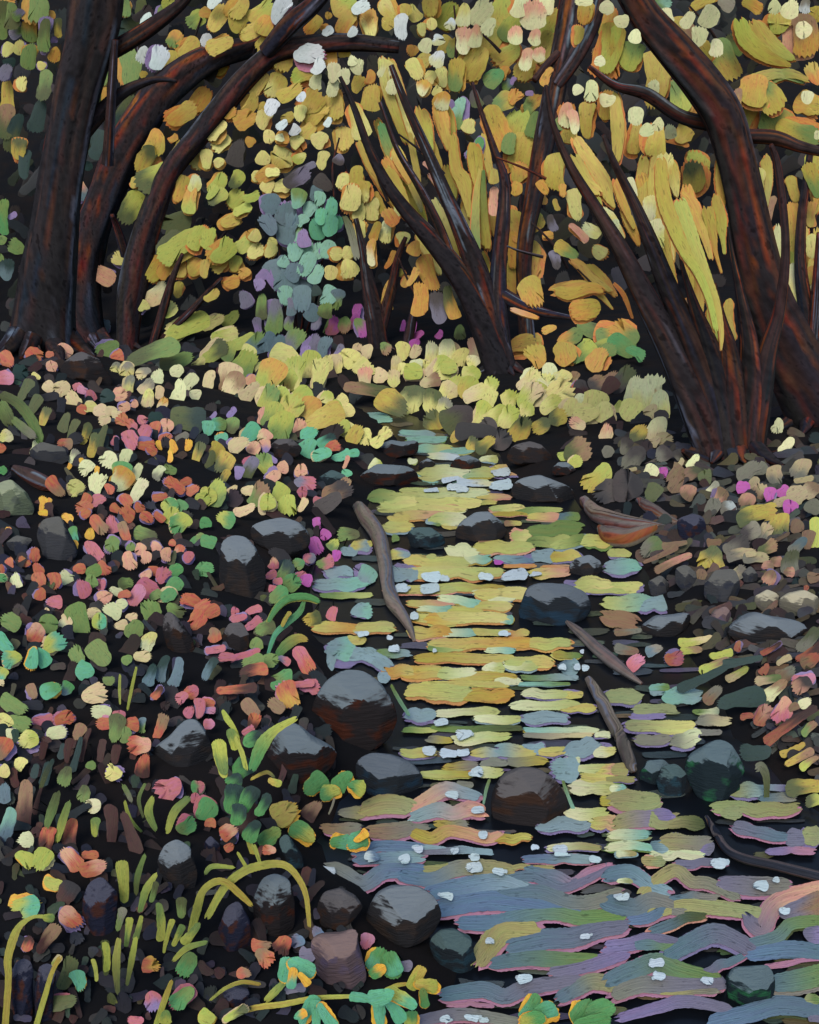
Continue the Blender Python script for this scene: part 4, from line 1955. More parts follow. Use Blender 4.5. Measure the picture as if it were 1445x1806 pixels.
# plants made of leaves on the ground: seed pixels, name, label, category
PLANTS = [
([(60,626),(100,630)],"flowering_plant","orange and peach flowers at the foot of the thick left trunk","flower"),
([(12,660)],"flowering_plant","round pink blossom at the left edge above the broad arching leaf","flower"),
([(77,590),(140,590),(190,612)],"shrub","sage green shrub at the foot of the leaning trunks","shrub"),
([(100,690),(150,710),(195,728)],"flowering_plant","row of buff yellow flowers below the dark brown boulder","flower"),
([(60,715),(120,750),(170,780)],"moss_clump","olive hanging moss on the upper left bank edge","moss"),
([(240,670),(280,690)],"leafy_plant","pale straw leaves right of the dark brown boulder","plant"),
([(215,702)],"flowering_plant","three peach flowers between straw leaves and yellow row","flower"),
([(290,630),(330,640)],"shrub","dark green mossy shrub under the slender leaning trunk","shrub"),
([(325,680)],"leafy_plant","cream broad leaves on the dark green mossy shrub","plant"),
([(270,757),(220,760)],"flowering_plant","pink and orange blossoms in the middle of the upper left bank","flower"),
([(300,792)],"flowering_plant","hanging golden flowers below pink and orange blossoms","flower"),
([(60,790),(10,780),(110,785)],"leafy_plant","scattered cream and rust leaves by the grey flat stone","plant"),
([(150,820),(190,830),(240,845)],"leafy_plant","cream leaf rosette around one round lime leaf","plant"),
([(130,870),(95,870)],"leafy_plant","tan and yellow leaves left of cream rosette","plant"),
([(80,895),(125,940),(155,940)],"flowering_plant","golden and emerald flecks beside the grey boulder heap","flower"),
([(310,862),(230,890)],"flowering_plant","orange starry flowers with lilac edges right of the cream rosette","flower"),
([(310,900),(320,926)],"leafy_plant","lime and green round leaves under the orange starry flowers","plant"),
([(370,870)],"leafy_plant","large lime leaf below the drooping olive moss","plant"),
([(375,805)],"moss_clump","drooping olive moss left of the green and mauve leaves","moss"),
([(390,760),(445,765)],"leafy_plant","mint round leaves with peach edges left of the yellow shrub","plant"),
([(450,785),(420,790)],"flowering_plant","peach and lilac flowers under the mint leaves","flower"),
([(455,825)],"leafy_plant","lime and dark mauve leaf pair above peach flowers","plant"),
([(505,838),(530,855)],"flowering_plant","pair of peach flowers and dusky pink leaves beside the stream stones","flower"),
([(490,880),(440,880)],"leafy_plant","big lime leaves above the slate-topped rock","plant"),
([(175,915),(220,925)],"flowering_plant","rust and rose blossoms right of the grey boulder heap","flower"),
([(270,975),(320,975)],"flowering_plant","peach blossoms with lilac rims in the middle of the left bank","flower"),
([(205,960)],"leafy_plant","two small green leaves with lilac rims","plant"),
([(60,985),(80,1025)],"flowering_plant","bright orange blossoms low on the left bank by the grey boulder heap","flower"),
([(150,1020)],"flowering_plant","rose and orange blossoms around a pale green leaf","flower"),
([(255,1040)],"flowering_plant","rose pink petals beside fresh green leaves","flower"),
([(310,1030)],"leafy_plant","fresh green leaves beside the rose pink petals","plant"),
([(360,960),(390,920),(365,1003)],"leafy_plant","bright green round leaves left of the tall oval rock","plant"),
([(90,1095),(20,1098)],"leafy_plant","green leaves with an orange one below the rose blossom","plant"),
([(165,1090),(210,1085)],"leafy_plant","olive leaf with cream round leaves in the left foreground","plant"),
([(260,1090)],"leafy_plant","two olive green leaves left of the pointed brown stone","plant"),
([(160,1150)],"leafy_plant","very large round olive green leaf with a smaller beside it","plant"),
([(255,1145)],"leafy_plant","two cream leaves below olive leaves","plant"),
([(90,1140),(20,1150),(60,1165)],"leafy_plant","mint and lime leaves at the left edge","plant"),
([(350,1080)],"flowering_plant","orange blossom cluster right of the pointed brown stone","flower"),
([(290,1185)],"leafy_plant","brushy pale teal leaves below the pointed brown stone","plant"),
([(430,1090),(410,1150)],"flowering_plant","small pink flowers around the round brown stone","flower"),
([(455,1160)],"leafy_plant","dark green leaves with rust base under small pink flowers","plant"),
([(505,1015),(485,1010)],"leafy_plant","green and pink leaves right of the tall oval rock","plant"),
([(565,945),(545,1020),(593,980)],"flowering_plant","magenta buds at the stream edge beside the slate-topped rock","flower"),
([(600,950),(550,1089)],"leafy_plant","muted olive leaves at the stream's left edge","plant"),
([(535,1180),(520,1215)],"flowering_plant","orange and pink leaves left of the largest rusty rock","flower"),
([(90,1218),(160,1185)],"leafy_plant","emerald and mint leaves above the pink and orange pair","plant"),
([(170,1235)],"leafy_plant","two cream leaves above the sage bundle","plant"),
([(30,1255)],"leafy_plant","two joined green leaves at the left edge","plant"),
([(95,1275)],"flowering_plant","pink and orange flower pair in left foreground","flower"),
([(50,1310),(100,1295),(5,1330)],"leafy_plant","pale yellow leaves with lilac rims at left foreground","plant"),
([(220,1285),(245,1305)],"leafy_plant","sage leaf bundle among orange petals","plant"),
([(345,1240)],"flowering_plant","pink and orange flowers above the pale-topped grey rock","flower"),
([(150,1320),(90,1330),(200,1330)],"fern","rust and dark green frond strokes in left foreground","fern"),
([(260,1340),(282,1281)],"fern","rust leaves left of the pale-topped grey rock","fern"),
([(45,1349),(202,1361)],"flowering_plant","lone pale yellow petals among dark frond strokes","flower"),
([(300,1390)],"leafy_plant","single split pink leaf above the fan of olive blades","leaf"),
([(350,1410),(330,1450)],"leafy_plant","green round leaves with pink rims left of the sprout","plant"),
([(165,1419),(45,1481),(147,1399)],"flowering_plant","cream flowers among slanting grass blades","flower"),
([(10,1430)],"leafy_plant","pale blue-green leaf strokes at left edge","plant"),
([(40,1420),(110,1475)],"fern","tall rust frond strokes at the left edge","fern"),
([(205,1465)],"fern","thick rust fronds above the slate grey upright rock","fern"),
([(400,1475),(475,1500)],"flowering_plant","orange petals below the upright sprout","flower"),
([(450,1262),(420,1215),(488,1244)],"leafy_plant","tan and rust leaves above the upright sprout","plant"),
([(502,1434)],"flowering_plant","large ragged yellow flower between sprout and leafy sprig","flower"),
([(553,1431)],"leafy_plant","brown leaf between the ragged yellow flower and the pink ripples","leaf"),
([(150,1520)],"flowering_plant","orange flower trio in the lower left foreground","flower"),
([(60,1516),(94,1555)],"leafy_plant","lime leaves left of the orange flower trio","plant"),
([(45,1596)],"leafy_plant","lime and mint leaf above the bent stalk","leaf"),
([(126,1605)],"flowering_plant","orange petal with lilac rim beside the slate grey upright rock","flower"),
([(70,1660)],"fern","rust strokes above the dark upright slabs","fern"),
([(115,1725)],"leafy_plant","dark olive leaf with emerald tip in the bottom left corner","plant"),
([(268,1760)],"flowering_plant","lilac flower at the bottom of the left foreground","flower"),
([(266,1706)],"flowering_plant","single orange petal below the splayed grass blades","flower"),
([(328,1730)],"leafy_plant","two green leaves with pink rims right of the lilac flower","plant"),
([(455,1680),(500,1667)],"flowering_plant","orange petals under the rust and teal rock","flower"),
([(540,1665)],"flowering_plant","blue and mauve petals left of the flat tan slab","flower"),
([(647,1660)],"flowering_plant","small coral pink flower above the emerald leaf","flower"),
([(521,1746),(400,1790)],"leafy_plant","mauve and lime scraps at the bottom edge","plant"),
([(395,580)],"shrub","yellow-green low shrub left of the blue-green shrub","shrub"),
([(410,630)],"shrub","fresh green bush behind the buff grasses","bush"),
([(500,605),(560,610)],"shrub","blue-lilac flower mass under the blue-green shrub","shrub"),
([(611,568)],"flowering_plant","magenta and green flower spikes left of the small twin-stemmed tree","flower"),
([(725,583),(735,600)],"flowering_plant","bright magenta buds beneath the central tree","flower"),
([(774,590)],"flowering_plant","one magenta bud right of the bright magenta buds","flower"),
([(410,670)],"grass_mound","buff dry grass mound left of the big yellow shrub","grass"),
([(480,680),(490,735)],"shrub","big yellow and lime shrub in the middle distance","shrub"),
([(540,715)],"shrub","golden shrub at the left end of the far stream","shrub"),
([(520,640),(560,650)],"flowering_bush","pale yellow flower bush below the blue-lilac mass","bush"),
([(620,640),(650,650)],"flowering_bush","small yellow flower bush left of the far stream's end","bush"),
([(590,712)],"flowering_plant","four pale yellow flowers at the far stream's left bank","flower"),
([(640,768)],"flowering_plant","pale yellow rounded flowers by the far stones","flower"),
([(560,790),(600,800)],"leafy_plant","mint leaf clump beside the brown stone","plant"),
([(663,827),(608,845)],"leafy_plant","pale leaf scraps on the dark stream-side stones","leaf"),
([(590,878)],"leafy_plant","brown dead leaves at the upper end of the curved branch","leaf"),
([(700,640)],"flowering_bush","narrow yellow flower bush left of the central tree foot","bush"),
([(670,700)],"moss_clump","olive brown moss bank beside the far stream","moss"),
([(775,640)],"flowering_bush","tall pale yellow flower bush in front of the central tree","bush"),
([(832,640)],"flowering_bush","slim peach-tipped flower bush at the central trunk's foot","bush"),
([(740,705)],"flowering_bush","soft olive-yellow bush on the far stream's right bank","bush"),
([(820,688)],"flowering_bush","golden yellow bush right of the far stream","bush"),
([(865,725)],"flowering_bush","lemon yellow bush above the dark stones","bush"),
([(800,740),(850,770)],"moss_clump","dark olive moss behind the far stones","moss"),
([(965,675)],"flowering_bush","cream-topped yellow bush right of the central tree","bush"),
([(920,710)],"flowering_bush","low yellow flowers in front of the cream-topped bush","bush"),
([(935,750)],"moss_clump","olive moss clump behind the brown-topped rock","moss"),
([(1040,722)],"flowering_bush","wide lemon bush left of the last yellow bush","bush"),
([(1030,755)],"flowering_plant","peach drooping flower under the wide lemon bush","flower"),
([(1065,762)],"flowering_plant","tall peach flower right of the drooping one","flower"),
([(1015,800)],"moss_clump","dark olive moss right of the brown-topped rock","moss"),
([(1052,845)],"moss_clump","brushy yellow-olive moss above the grey driftwood","moss"),
([(1145,715)],"flowering_bush","yellow bush with pale crown beside the right multi-stemmed trunk","bush"),
([(1165,765)],"flowering_plant","peach skirt of flowers under the pale-crowned yellow bush","flower"),
([(1000,610)],"shrub","orange and green leaved low shrub between the two big trees","shrub"),
([(1090,605)],"shrub","green leafed shrub against the right multi-stemmed trunk","shrub"),
([(1040,680),(1095,672)],"shrub","dull brown leaves behind the wide lemon bush","shrub"),
([(1115,805),(1180,805)],"leafy_plant","grey-brown leaves at the left foot of the right trunk","plant"),
([(1150,835),(1224,815)],"flowering_plant","cream petals with one magenta bud left of the right trunk foot","flower"),
([(1205,850)],"leafy_plant","tan leaves below the right trunk foot","plant"),
([(1110,862)],"moss_clump","round dark brown moss above the driftwood","moss"),
([(1265,872)],"leafy_plant","peach leaf with pale scrap on the right bank","leaf"),
([(1378,770)],"leafy_plant","two cream leaves against the big dark right trunk","leaf"),
([(1330,835),(1370,840),(1418,832)],"leafy_plant","grey scaly leaves right of the multi-stemmed trunk foot","plant"),
([(1350,870)],"flowering_plant","magenta and peach flowers on the right bank","flower"),
([(1415,880)],"flowering_plant","buff flowers at the right edge","flower"),
([(1340,905),(1380,930)],"moss_clump","olive moss under the magenta flowers","moss"),
([(1430,945)],"leafy_plant","lime leaf at the right edge beside tan ones","leaf"),
([(1290,900)],"leafy_plant","two pale grey leaves below the peach leaf","leaf"),
([(1180,980)],"leaf_litter_patch","tan fallen leaves right of the small dark stream stone","leaves"),
([(1253,975)],"moss_clump","golden olive moss patch on the right bank","moss"),
([(1325,970)],"leaf_litter_patch","grey fallen leaves in the middle of the right bank","leaves"),
([(1365,1005)],"flowering_plant","peach buds above the pale sandy stones","flower"),
([(1415,1000)],"leaf_litter_patch","dull leaves at the right edge above the sandy stones","leaves"),
([(1120,1130)],"leaf_litter_patch","tan flat leaves at the right water edge beside the slanting stick","leaves"),
([(1150,1162)],"leaf_litter_patch","pink and coral leaves right of the slanting stick","leaves"),
([(1245,1150)],"grass_clump","lime stroke-like blades on the right bank","grass"),
([(1360,1160)],"leaf_litter_patch","rust and green leaves on the lower right bank","leaves"),
([(1420,1190)],"leaf_litter_patch","pink leaf at the right edge with tan scraps","leaves"),
([(1360,1250)],"flowering_plant","salmon pink leaf pair at lower right","flower"),
([(1290,1230)],"leaf_litter_patch","dark green and tan leaves right of the stream","leaves"),
([(1410,1320)],"grass_clump","olive slanting blades at the lower right edge","grass"),
([(1425,1400)],"moss_clump","olive moss at the right edge above the lilac water","moss"),
]
# ================================================================ SETTING
def axis(lo, hi, fine_lo, fine_hi, fine, coarse):
    v, x = [], lo
    while x < hi:
        v.append(x)
        x += fine if fine_lo <= x < fine_hi else coarse
    v.append(hi); return v
gx = axis(-34, 34, -6, 6, 0.11, 1.1); gy = axis(-8, 48, 0.8, 14, 0.11, 0.9)
vs = [(x, y, height(x, y) + (0.03 * mnoise.noise(Vector((x * 2.3, y * 2.3, 0))) if abs(x) < 8 else 0.4 * mnoise.noise(Vector((x * .4, y * .4, 1)))) * (1 if height(x, y) > 0.03 else 0)) for y in gy for x in gx]
nx = len(gx)
fs = [(j * nx + i, j * nx + i + 1, (j + 1) * nx + i + 1, (j + 1) * nx + i) for j in range(len(gy) - 1) for i in range(nx - 1)]
me = bpy.data.meshes.new('ground'); me.from_pydata(vs, [], fs); me.update()
me.polygons.foreach_set('use_smooth', [True] * len(me.polygons)); me.materials.append(M_SOIL)
o = bpy.data.objects.new('ground', me); COL.objects.link(o); tag(o, 'dark earth of the stream banks and wooded slope', 'ground', kind='structure')

# water
m = bpy.data.materials.new('water'); m.use_nodes = True
nt = m.node_tree; b = nt.nodes['Principled BSDF']
b.inputs['Base Color'].default_value = (.004, .005, .007, 1); b.inputs['Roughness'].default_value = .3; b.inputs['Specular IOR Level'].default_value = .18
tc = nt.nodes.new('ShaderNodeTexCoord'); mp = nt.nodes.new('ShaderNodeMapping'); mp.inputs['Scale'].default_value = (3, 12, 1)
nz = nt.nodes.new('ShaderNodeTexNoise'); nz.inputs['Scale'].default_value = 1.5; bp = nt.nodes.new('ShaderNodeBump'); bp.inputs['Strength'].default_value = .5
nt.links.new(tc.outputs['Object'], mp.inputs[0]); nt.links.new(mp.outputs[0], nz.inputs[0]); nt.links.new(nz.outputs[0], bp.inputs['Height']); nt.links.new(bp.outputs[0], b.inputs['Normal'])
wy = axis(-6, FAR_Y + 1.6, 1, 30, .25, .8)
vs, fs = [], []
for y in wy:
    xl, xr = edges(y)
    if xr < xl: xl = xr = (xl + xr) / 2
    vs += [(xl - .35, y, 0), (xr + .35, y, 0)]
for i in range(len(wy) - 1): fs.append((2 * i, 2 * i + 1, 2 * i + 3, 2 * i + 2))
me = bpy.data.meshes.new('water'); me.from_pydata(vs, [], fs); me.materials.append(m)
o = bpy.data.objects.new('water', me); COL.objects.link(o); tag(o, 'dark stream water flowing between the banks', 'water', kind='structure')

# ripples coloured with painted reflections, and painted white sun glints
pr, pf = PM(), PM()
UPZ = Vector((0, 0, 1))
PAL_LAND = dict(PAL)
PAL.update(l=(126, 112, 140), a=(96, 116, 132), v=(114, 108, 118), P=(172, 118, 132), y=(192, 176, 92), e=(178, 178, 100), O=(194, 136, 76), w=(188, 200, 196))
def amp(q):
    my = sum(p[1] for p in q) / len(q)
    return [(a, my + (b - my) * 1.2 + (1.5 if i % 2 else -1.5), c) for i, (a, b, c) in enumerate(q)]
k = 0
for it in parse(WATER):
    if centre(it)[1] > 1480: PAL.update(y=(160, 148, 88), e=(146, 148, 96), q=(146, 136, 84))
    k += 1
    glint = it[2][0] == 'w'  # white dabs stand for sunlight glinting on the water
    if it[0] == 'D' and it[1][2] > 42 and it[1][3] < 40 and not glint:       # long ripples are wavy streaks
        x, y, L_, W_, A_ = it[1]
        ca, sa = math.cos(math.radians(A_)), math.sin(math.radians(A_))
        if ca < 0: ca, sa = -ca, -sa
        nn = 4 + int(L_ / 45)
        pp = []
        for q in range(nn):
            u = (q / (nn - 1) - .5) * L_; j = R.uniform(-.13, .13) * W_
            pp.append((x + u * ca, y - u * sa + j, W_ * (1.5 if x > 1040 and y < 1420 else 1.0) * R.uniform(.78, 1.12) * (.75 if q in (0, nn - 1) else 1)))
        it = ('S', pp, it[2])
    z = 0.006 + (0.014 if glint else 0.0) + 0.012 * k / 430.0
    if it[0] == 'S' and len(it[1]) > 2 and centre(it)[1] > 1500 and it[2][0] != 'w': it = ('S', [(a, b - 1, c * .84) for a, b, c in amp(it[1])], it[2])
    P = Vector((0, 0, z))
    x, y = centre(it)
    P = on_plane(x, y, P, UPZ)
    if y > 1490 and it[0] == 'S' and len(it[1]) > 2 and not glint:              # near ripples run on into one another
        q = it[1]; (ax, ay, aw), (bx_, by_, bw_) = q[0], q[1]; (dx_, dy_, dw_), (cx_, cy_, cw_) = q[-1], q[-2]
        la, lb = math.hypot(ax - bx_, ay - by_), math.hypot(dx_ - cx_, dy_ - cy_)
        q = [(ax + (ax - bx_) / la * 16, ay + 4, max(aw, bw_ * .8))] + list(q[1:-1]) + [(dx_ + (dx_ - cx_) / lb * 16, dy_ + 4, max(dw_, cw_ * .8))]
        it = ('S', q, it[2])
    if glint: it = ('D', (x, y, it[1][2] * .86, it[1][3] * .8, it[1][4] + R.uniform(-12, 12)), it[2])
    if glint and it[1][2] > 16: paint(pf, ('D', (x + R.uniform(-9, 9), y + R.uniform(-4, 4), it[1][2] * .7, it[1][3] * .5, R.uniform(-20, 20)), it[2]), P - UPZ * .0006, UPZ, R, GAIN_WATER * 1.2, dome=.01, rag=.4)
    paint(pf if glint else pr, it, P, UPZ, R, GAIN_WATER, dome=0.012, rag=0.4 if glint else 0.3,
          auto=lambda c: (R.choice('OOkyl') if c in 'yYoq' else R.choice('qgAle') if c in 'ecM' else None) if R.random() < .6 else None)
PAL.update(PAL_LAND)
# duller broken ripples between the bright ones
DW = [P3(84, 92, 62), P3(66, 76, 62), P3(92, 92, 80), P3(70, 80, 84), P3(104, 96, 66), P3(86, 80, 92), P3(60, 66, 62)]
for q in range(230):
    y = 735 + 1070 * R.random() ** .9
    for (ya, la, ra), (yb, lb, rb) in zip(EDGE_PX, EDGE_PX[1:]):
        if ya <= y <= yb:
            t = (y - ya) / (yb - ya); xl, xr = la + (lb - la) * t, ra + (rb - ra) * t; break
    x = R.uniform(xl + 25, xr - 25)
    L_ = R.uniform(30, 50 + (y - 700) * .09); w_ = R.uniform(5, 8 + (y - 700) * .011)
    j = 5 if y > 1480 else 1.5
    pp = [(x - L_ * .5, y + R.uniform(-j, j), w_ * .7), (x - L_ * .15, y + R.uniform(-j, j), w_), (x + L_ * .2, y + R.uniform(-j, j), w_ * R.uniform(.8, 1.1)), (x + L_ * .5, y + R.uniform(-j, j), w_ * .6)]
    c = vary(R.choice(DW), R, .25)
    stroke(pr, pp, [c, vary(c, R, .25)], Vector((0, 0, .003 + q * 1e-5)), UPZ, R, .012)
tag(pr.build('ripples', M_RIPPLE), 'ripples with painted reflections in yellow, sage, blue and lilac across the stream', 'ripples', kind='stuff')
tag(pf.build('glint', M_RIPPLE), 'small white sun glints painted as flecks on the ripples', 'glint', kind='stuff')

# ================================================================ TREES
NAVY, BRN, RUST, DRK, CHALK, ORG = P3(42, 44, 54), P3(72, 52, 47), P3(112, 56, 36), P3(46, 42, 44), P3(104, 110, 122), P3(142, 72, 40)
BRN2 = P3(88, 52, 42)
def tube(pm, pts, y0, r, y1=None, pal_=(BRN, BRN, DRK, DRK, NAVY, BRN2), sides=34, per=6, chalk=.07, ys=None, rust=.12):
    sp = catmull(pts, per); N = len(sp)
    y1 = y0 if y1 is None else y1
    cen = []
    for i, (x, y, w) in enumerate(sp):
        d = y0 + (y1 - y0) * i / (N - 1)
        if ys: d = ys[i]
        c = at_depth(x, y, d)
        cen.append((c, max(w, 3) / 2 / F_PX * (c - CAM).length))
    strip, pv = [], None
    for s in range(sides):
        if pv is None or r.random() < .45: pv = vary(r.choice(pal_), r, .25)
        strip.append(pv)
        if r.random() < rust: strip[-1] = vary(r.choice((RUST, RUST, ORG)), r, .2)
        elif r.random() < chalk: strip[-1] = vary(CHALK, r, .2)
    vs, cs, uvs, fs = [], [], [], []
    sd = r.uniform(0, 90)
    ln = 0
    for i, (c, rad) in enumerate(cen):
        t = (cen[min(i + 1, N - 1)][0] - cen[max(i - 1, 0)][0]).normalized()
        a = t.cross(Vector((0, 1, 0))).normalized(); b_ = a.cross(t).normalized()
        if i: ln += (c - cen[i - 1][0]).length
        for s in range(sides + 1):
            th = 2 * math.pi * s / sides
            k = 1 + .10 * mnoise.noise(Vector((math.cos(th) * 1.8 + sd, math.sin(th) * 1.8, ln * 1.2))) + .05 * math.sin(th * 5 + sd + ln * .6) + .09 * mnoise.noise(Vector((s * 1.3, ln * .8, sd + 3)))
            vs.append(c + (a * math.cos(th) + b_ * math.sin(th)) * rad * k)
            base = strip[(s + int(2.2 * mnoise.noise(Vector((ln * .9, s * .3, sd))) * 2)) % sides]
            alt = strip[(s * 7 + int(ln * 1.3)) % sides]
            q = sm(mnoise.noise(Vector((s * .9, ln * 1.1, sd))) * 1.5 + .1)
            c_ = mix(base, alt, q * .6)
            if max(c_) > .03: c_ = mix(pal_[0] if pal_[0] != BRN else DRK, c_, sm(mnoise.noise(Vector((s * 1.7, ln * 2.6, sd + 5))) * 2.2 + .6) if len(pal_) == 6 else 1)
            cs.append(c_); uvs.append((ln * 4.0, s / sides * 2 * math.pi * max(rad, .03) * 4 + sd))
    M = sides + 1
    for i in range(N - 1):
        for s in range(sides): fs.append((i * M + s, i * M + s + 1, i * M + M + s + 1, i * M + M + s))
    o = len(vs)
    vs.append(cen[-1][0]); cs.append(RUST); uvs.append((0, 0))
    for s in range(sides): fs.append(((N - 1) * M + s, (N - 1) * M + s + 1, o))
    pm.add(vs, fs, cs, uvs)

def pts(s): return [tuple(float(q) for q in p.split(',')) for p in s.split()]
TREES = [
 dict(name='broadleaf_tree', label='thick upright dark trunk at the left with green and lilac leaves', base=(75, 612), top=-.3,
  seeds=[(50, 100), (20, 250), (60, 30), (30, 440), (100, 60)],
  trunk=['72,650,140 76,570,116 86,480,100 97,400,86 108,320,78 122,240,76 138,160,78 156,90,84 168,20,92 180,-70,86'],
  branch=['160,108,24 215,80,24 270,45,22 320,6,16 348,-30,12', '128,255,28 165,212,24 215,165,18 270,141,11 312,143,5', '190,290,18 194,220,15 198,150,14 203,70,10']),
 dict(name='broadleaf_tree', label='leaning dark trunk crossing up right beside the thick left one, with leaves and sky-glimpse dabs', base=(150, 600), top=0,
  seeds=[(230, 100), (300, 80), (200, 190), (330, 110), (230, 220), (180, 270), (150, 450), (250, 20)],
  trunk=['150,650,90 138,560,76 140,490,66 160,410,56 190,330,54 215,270,56 245,220,56 280,172,52 325,132,46 375,102,38 430,86,32 475,72,26'],
  branch=['222,450,16 208,405,12 198,380,7']),
 dict(name='broadleaf_tree', label='slender leaning tree whose bough bends level to the right under yellow leaves', base=(226, 612), top=0,
  seeds=[(420, 50), (450, 150), (390, 270), (400, 420), (300, 280), (300, 450), (500, 250), (540, 100), (310, 560), (480, 300), (560, 200), (620, 30), (340, 340)],
  trunk=['226,650,38 226,595,36 233,510,46 252,430,42 275,360,38 302,300,34 345,245,34 385,195,34 430,140,34 480,97,30 540,80,28 620,75,25 704,83,19'],
  branch=['468,92,24 510,45,30 550,10,26 590,-35,20', '268,615,14 290,540,15 305,490,11 322,448,6', '285,598,12 340,545,11 370,512,8 392,490,5']),
 dict(name='sapling', label='small twin-stemmed tree with yellow tufts left of the central tree', base=(670, 610), top=0,
  seeds=[(640, 350), (660, 420), (610, 470), (690, 500), (600, 330)],
  trunk=['673,650,36 662,565,32 650,500,24 640,440,13 628,385,8', '668,590,24 690,512,17 702,455,12 716,418,7'],
  branch=['712,640,22 726,570,17 738,510,11 744,455,6']),
 dict(name='multi_stemmed_tree', label='central tree whose dark stems fan out to the upper left with strap leaves', base=(886, 652), top=-.2,
  seeds=[(640, 180), (690, 200), (700, 330), (760, 300), (790, 400), (760, 500), (830, 350), (730, 150), (860, 330), (800, 540), (690, 130)],
  trunk=['886,668,66 862,590,58 830,520,48 795,465,42 755,415,35 715,370,28 680,320,21 650,260,15 625,190,11 600,135,7',
         '892,668,54 868,570,48 842,480,42 815,410,34 785,340,26 750,260,20 715,180,15 690,115,10',
         '890,668,46 880,560,40 880,470,31 888,390,27 890,320,19 875,270,13 850,200,9 833,145,6'],
  branch=['885,520,24 925,541,20 965,553,14 1012,561,7', '800,470,20 775,400,16 740,330,13 700,262,9 670,180,6']),
 dict(name='broadleaf_tree', label='straight dark tree right of centre with cream-tipped olive leaves, forked at the top edge', base=(932, 625), top=0,
  seeds=[(760, 60), (830, 60), (900, 60), (900, 200), (820, 200), (780, 140), (950, 60), (900, 260), (930, 380), (910, 470)],
  trunk=['932,640,30 925,520,26 926,430,28 943,340,32 965,230,36 985,130,37 1002,50,37 1016,-40,35'],
  branch=['982,150,22 1020,92,26 1046,35,25 1062,-35,22', '985,95,15 965,115,14 942,142,11']),
 dict(name='multi_stemmed_tree', label='broad clump of dark rust stems spreading from one foot on the right bank', base=(1285, 800), top=-.3,
  seeds=[(1030, 100), (1020, 220), (1000, 320), (1020, 430), (1050, 480), (1140, 380), (1200, 400), (1160, 250), (1120, 80), (1030, 540), (1210, 500), (1250, 420), (1130, 500), (970, 430), (985, 505)],
  trunk=['1262,815,64 1232,730,66 1185,620,54 1140,530,44 1095,440,33 1050,365,23 1005,290,16 975,215,11 963,150,7',
         '1274,822,62 1250,700,60 1216,600,50 1175,500,36 1145,420,27 1115,350,19 1085,290,13 1064,238,8',
         '1288,826,66 1270,700,60 1248,610,40 1226,545,22 1206,480,10 1198,440,4',
         '1296,826,62 1292,700,54 1286,620,34 1272,560,18 1262,500,5',
         '1308,822,60 1322,700,54 1322,610,36 1308,530,20 1292,450,9 1284,400,4',
         '1318,815,56 1338,700,50 1354,620,36 1376,540,23 1386,430,15 1373,300,13 1360,255,8'],
  branch=['1245,822,40 1222,806,22 1205,795,8', '1330,822,34 1358,806,18 1378,797,8']),
 dict(name='broadleaf_tree', label='big dark bent trunk leaning in from the right edge with large olive leaves', base=(1440, 745), top=-.4,
  seeds=[(1200, 30), (1250, 100), (1160, 150), (1190, 240), (1380, 60), (1380, 200), (1420, 130), (1300, 40), (1340, 300)],
  trunk=['1480,800,110 1440,720,96 1396,630,86 1354,530,74 1332,440,66 1314,350,60 1296,270,58 1276,205,58 1240,150,56 1190,90,52 1140,30,46 1098,-40,42'],
  branch=['1285,222,26 1205,207,20 1140,166,19 1085,151,13 1040,118,7', '1290,240,20 1360,241,22 1410,258,17 1455,269,14']),
 dict(name='sapling', label='thin rust stems at the far right edge hung with narrow yellow leaves', base=(1425, 640), top=0,
  seeds=[(1400, 420), (1430, 400), (1380, 480), (1430, 520), (1430, 320), (1433, 620)],
  trunk=['1440,655,38 1425,560,26 1412,470,18 1414,380,14 1425,300,11 1432,235,8'],
  branch=['1432,600,18 1440,500,14 1446,410,10']),
]
crown = []
for it in parse(CROWN):                                  # broad strap foliage hangs as two or three narrower straps
    if it[0] == 'S' and max(q[2] for q in it[1]) > 27:
        wm = max(q[2] for q in it[1]); nsp = 2
        for q in range(nsp):
            o_ = (q / (nsp - 1) - .5) * .60
            i0, i1 = R.choice((0, 0, 1)), R.choice((0, 0, 1))
            pp = [(a + o_ * c, b + R.uniform(-8, 8), c * .56) for a, b, c in it[1]]
            if len(pp) > 4: pp = pp[i0:len(pp) - i1]
            crown.append(('S', pp, it[2][q % 2] + it[2][(q + 1) % 2] + 'O'))
    else: crown.append(it)
allseeds = [(sx, sy, i) for i, t in enumerate(TREES) for sx, sy in t['seeds']]
share = [[] for _ in TREES]
for it in crown:
    x, y = centre(it)
    share[min(allseeds, key=lambda s: (s[0] - x) ** 2 + (s[1] - y) ** 2)[2]].append(it)
EX = 'yYqoegDoq'
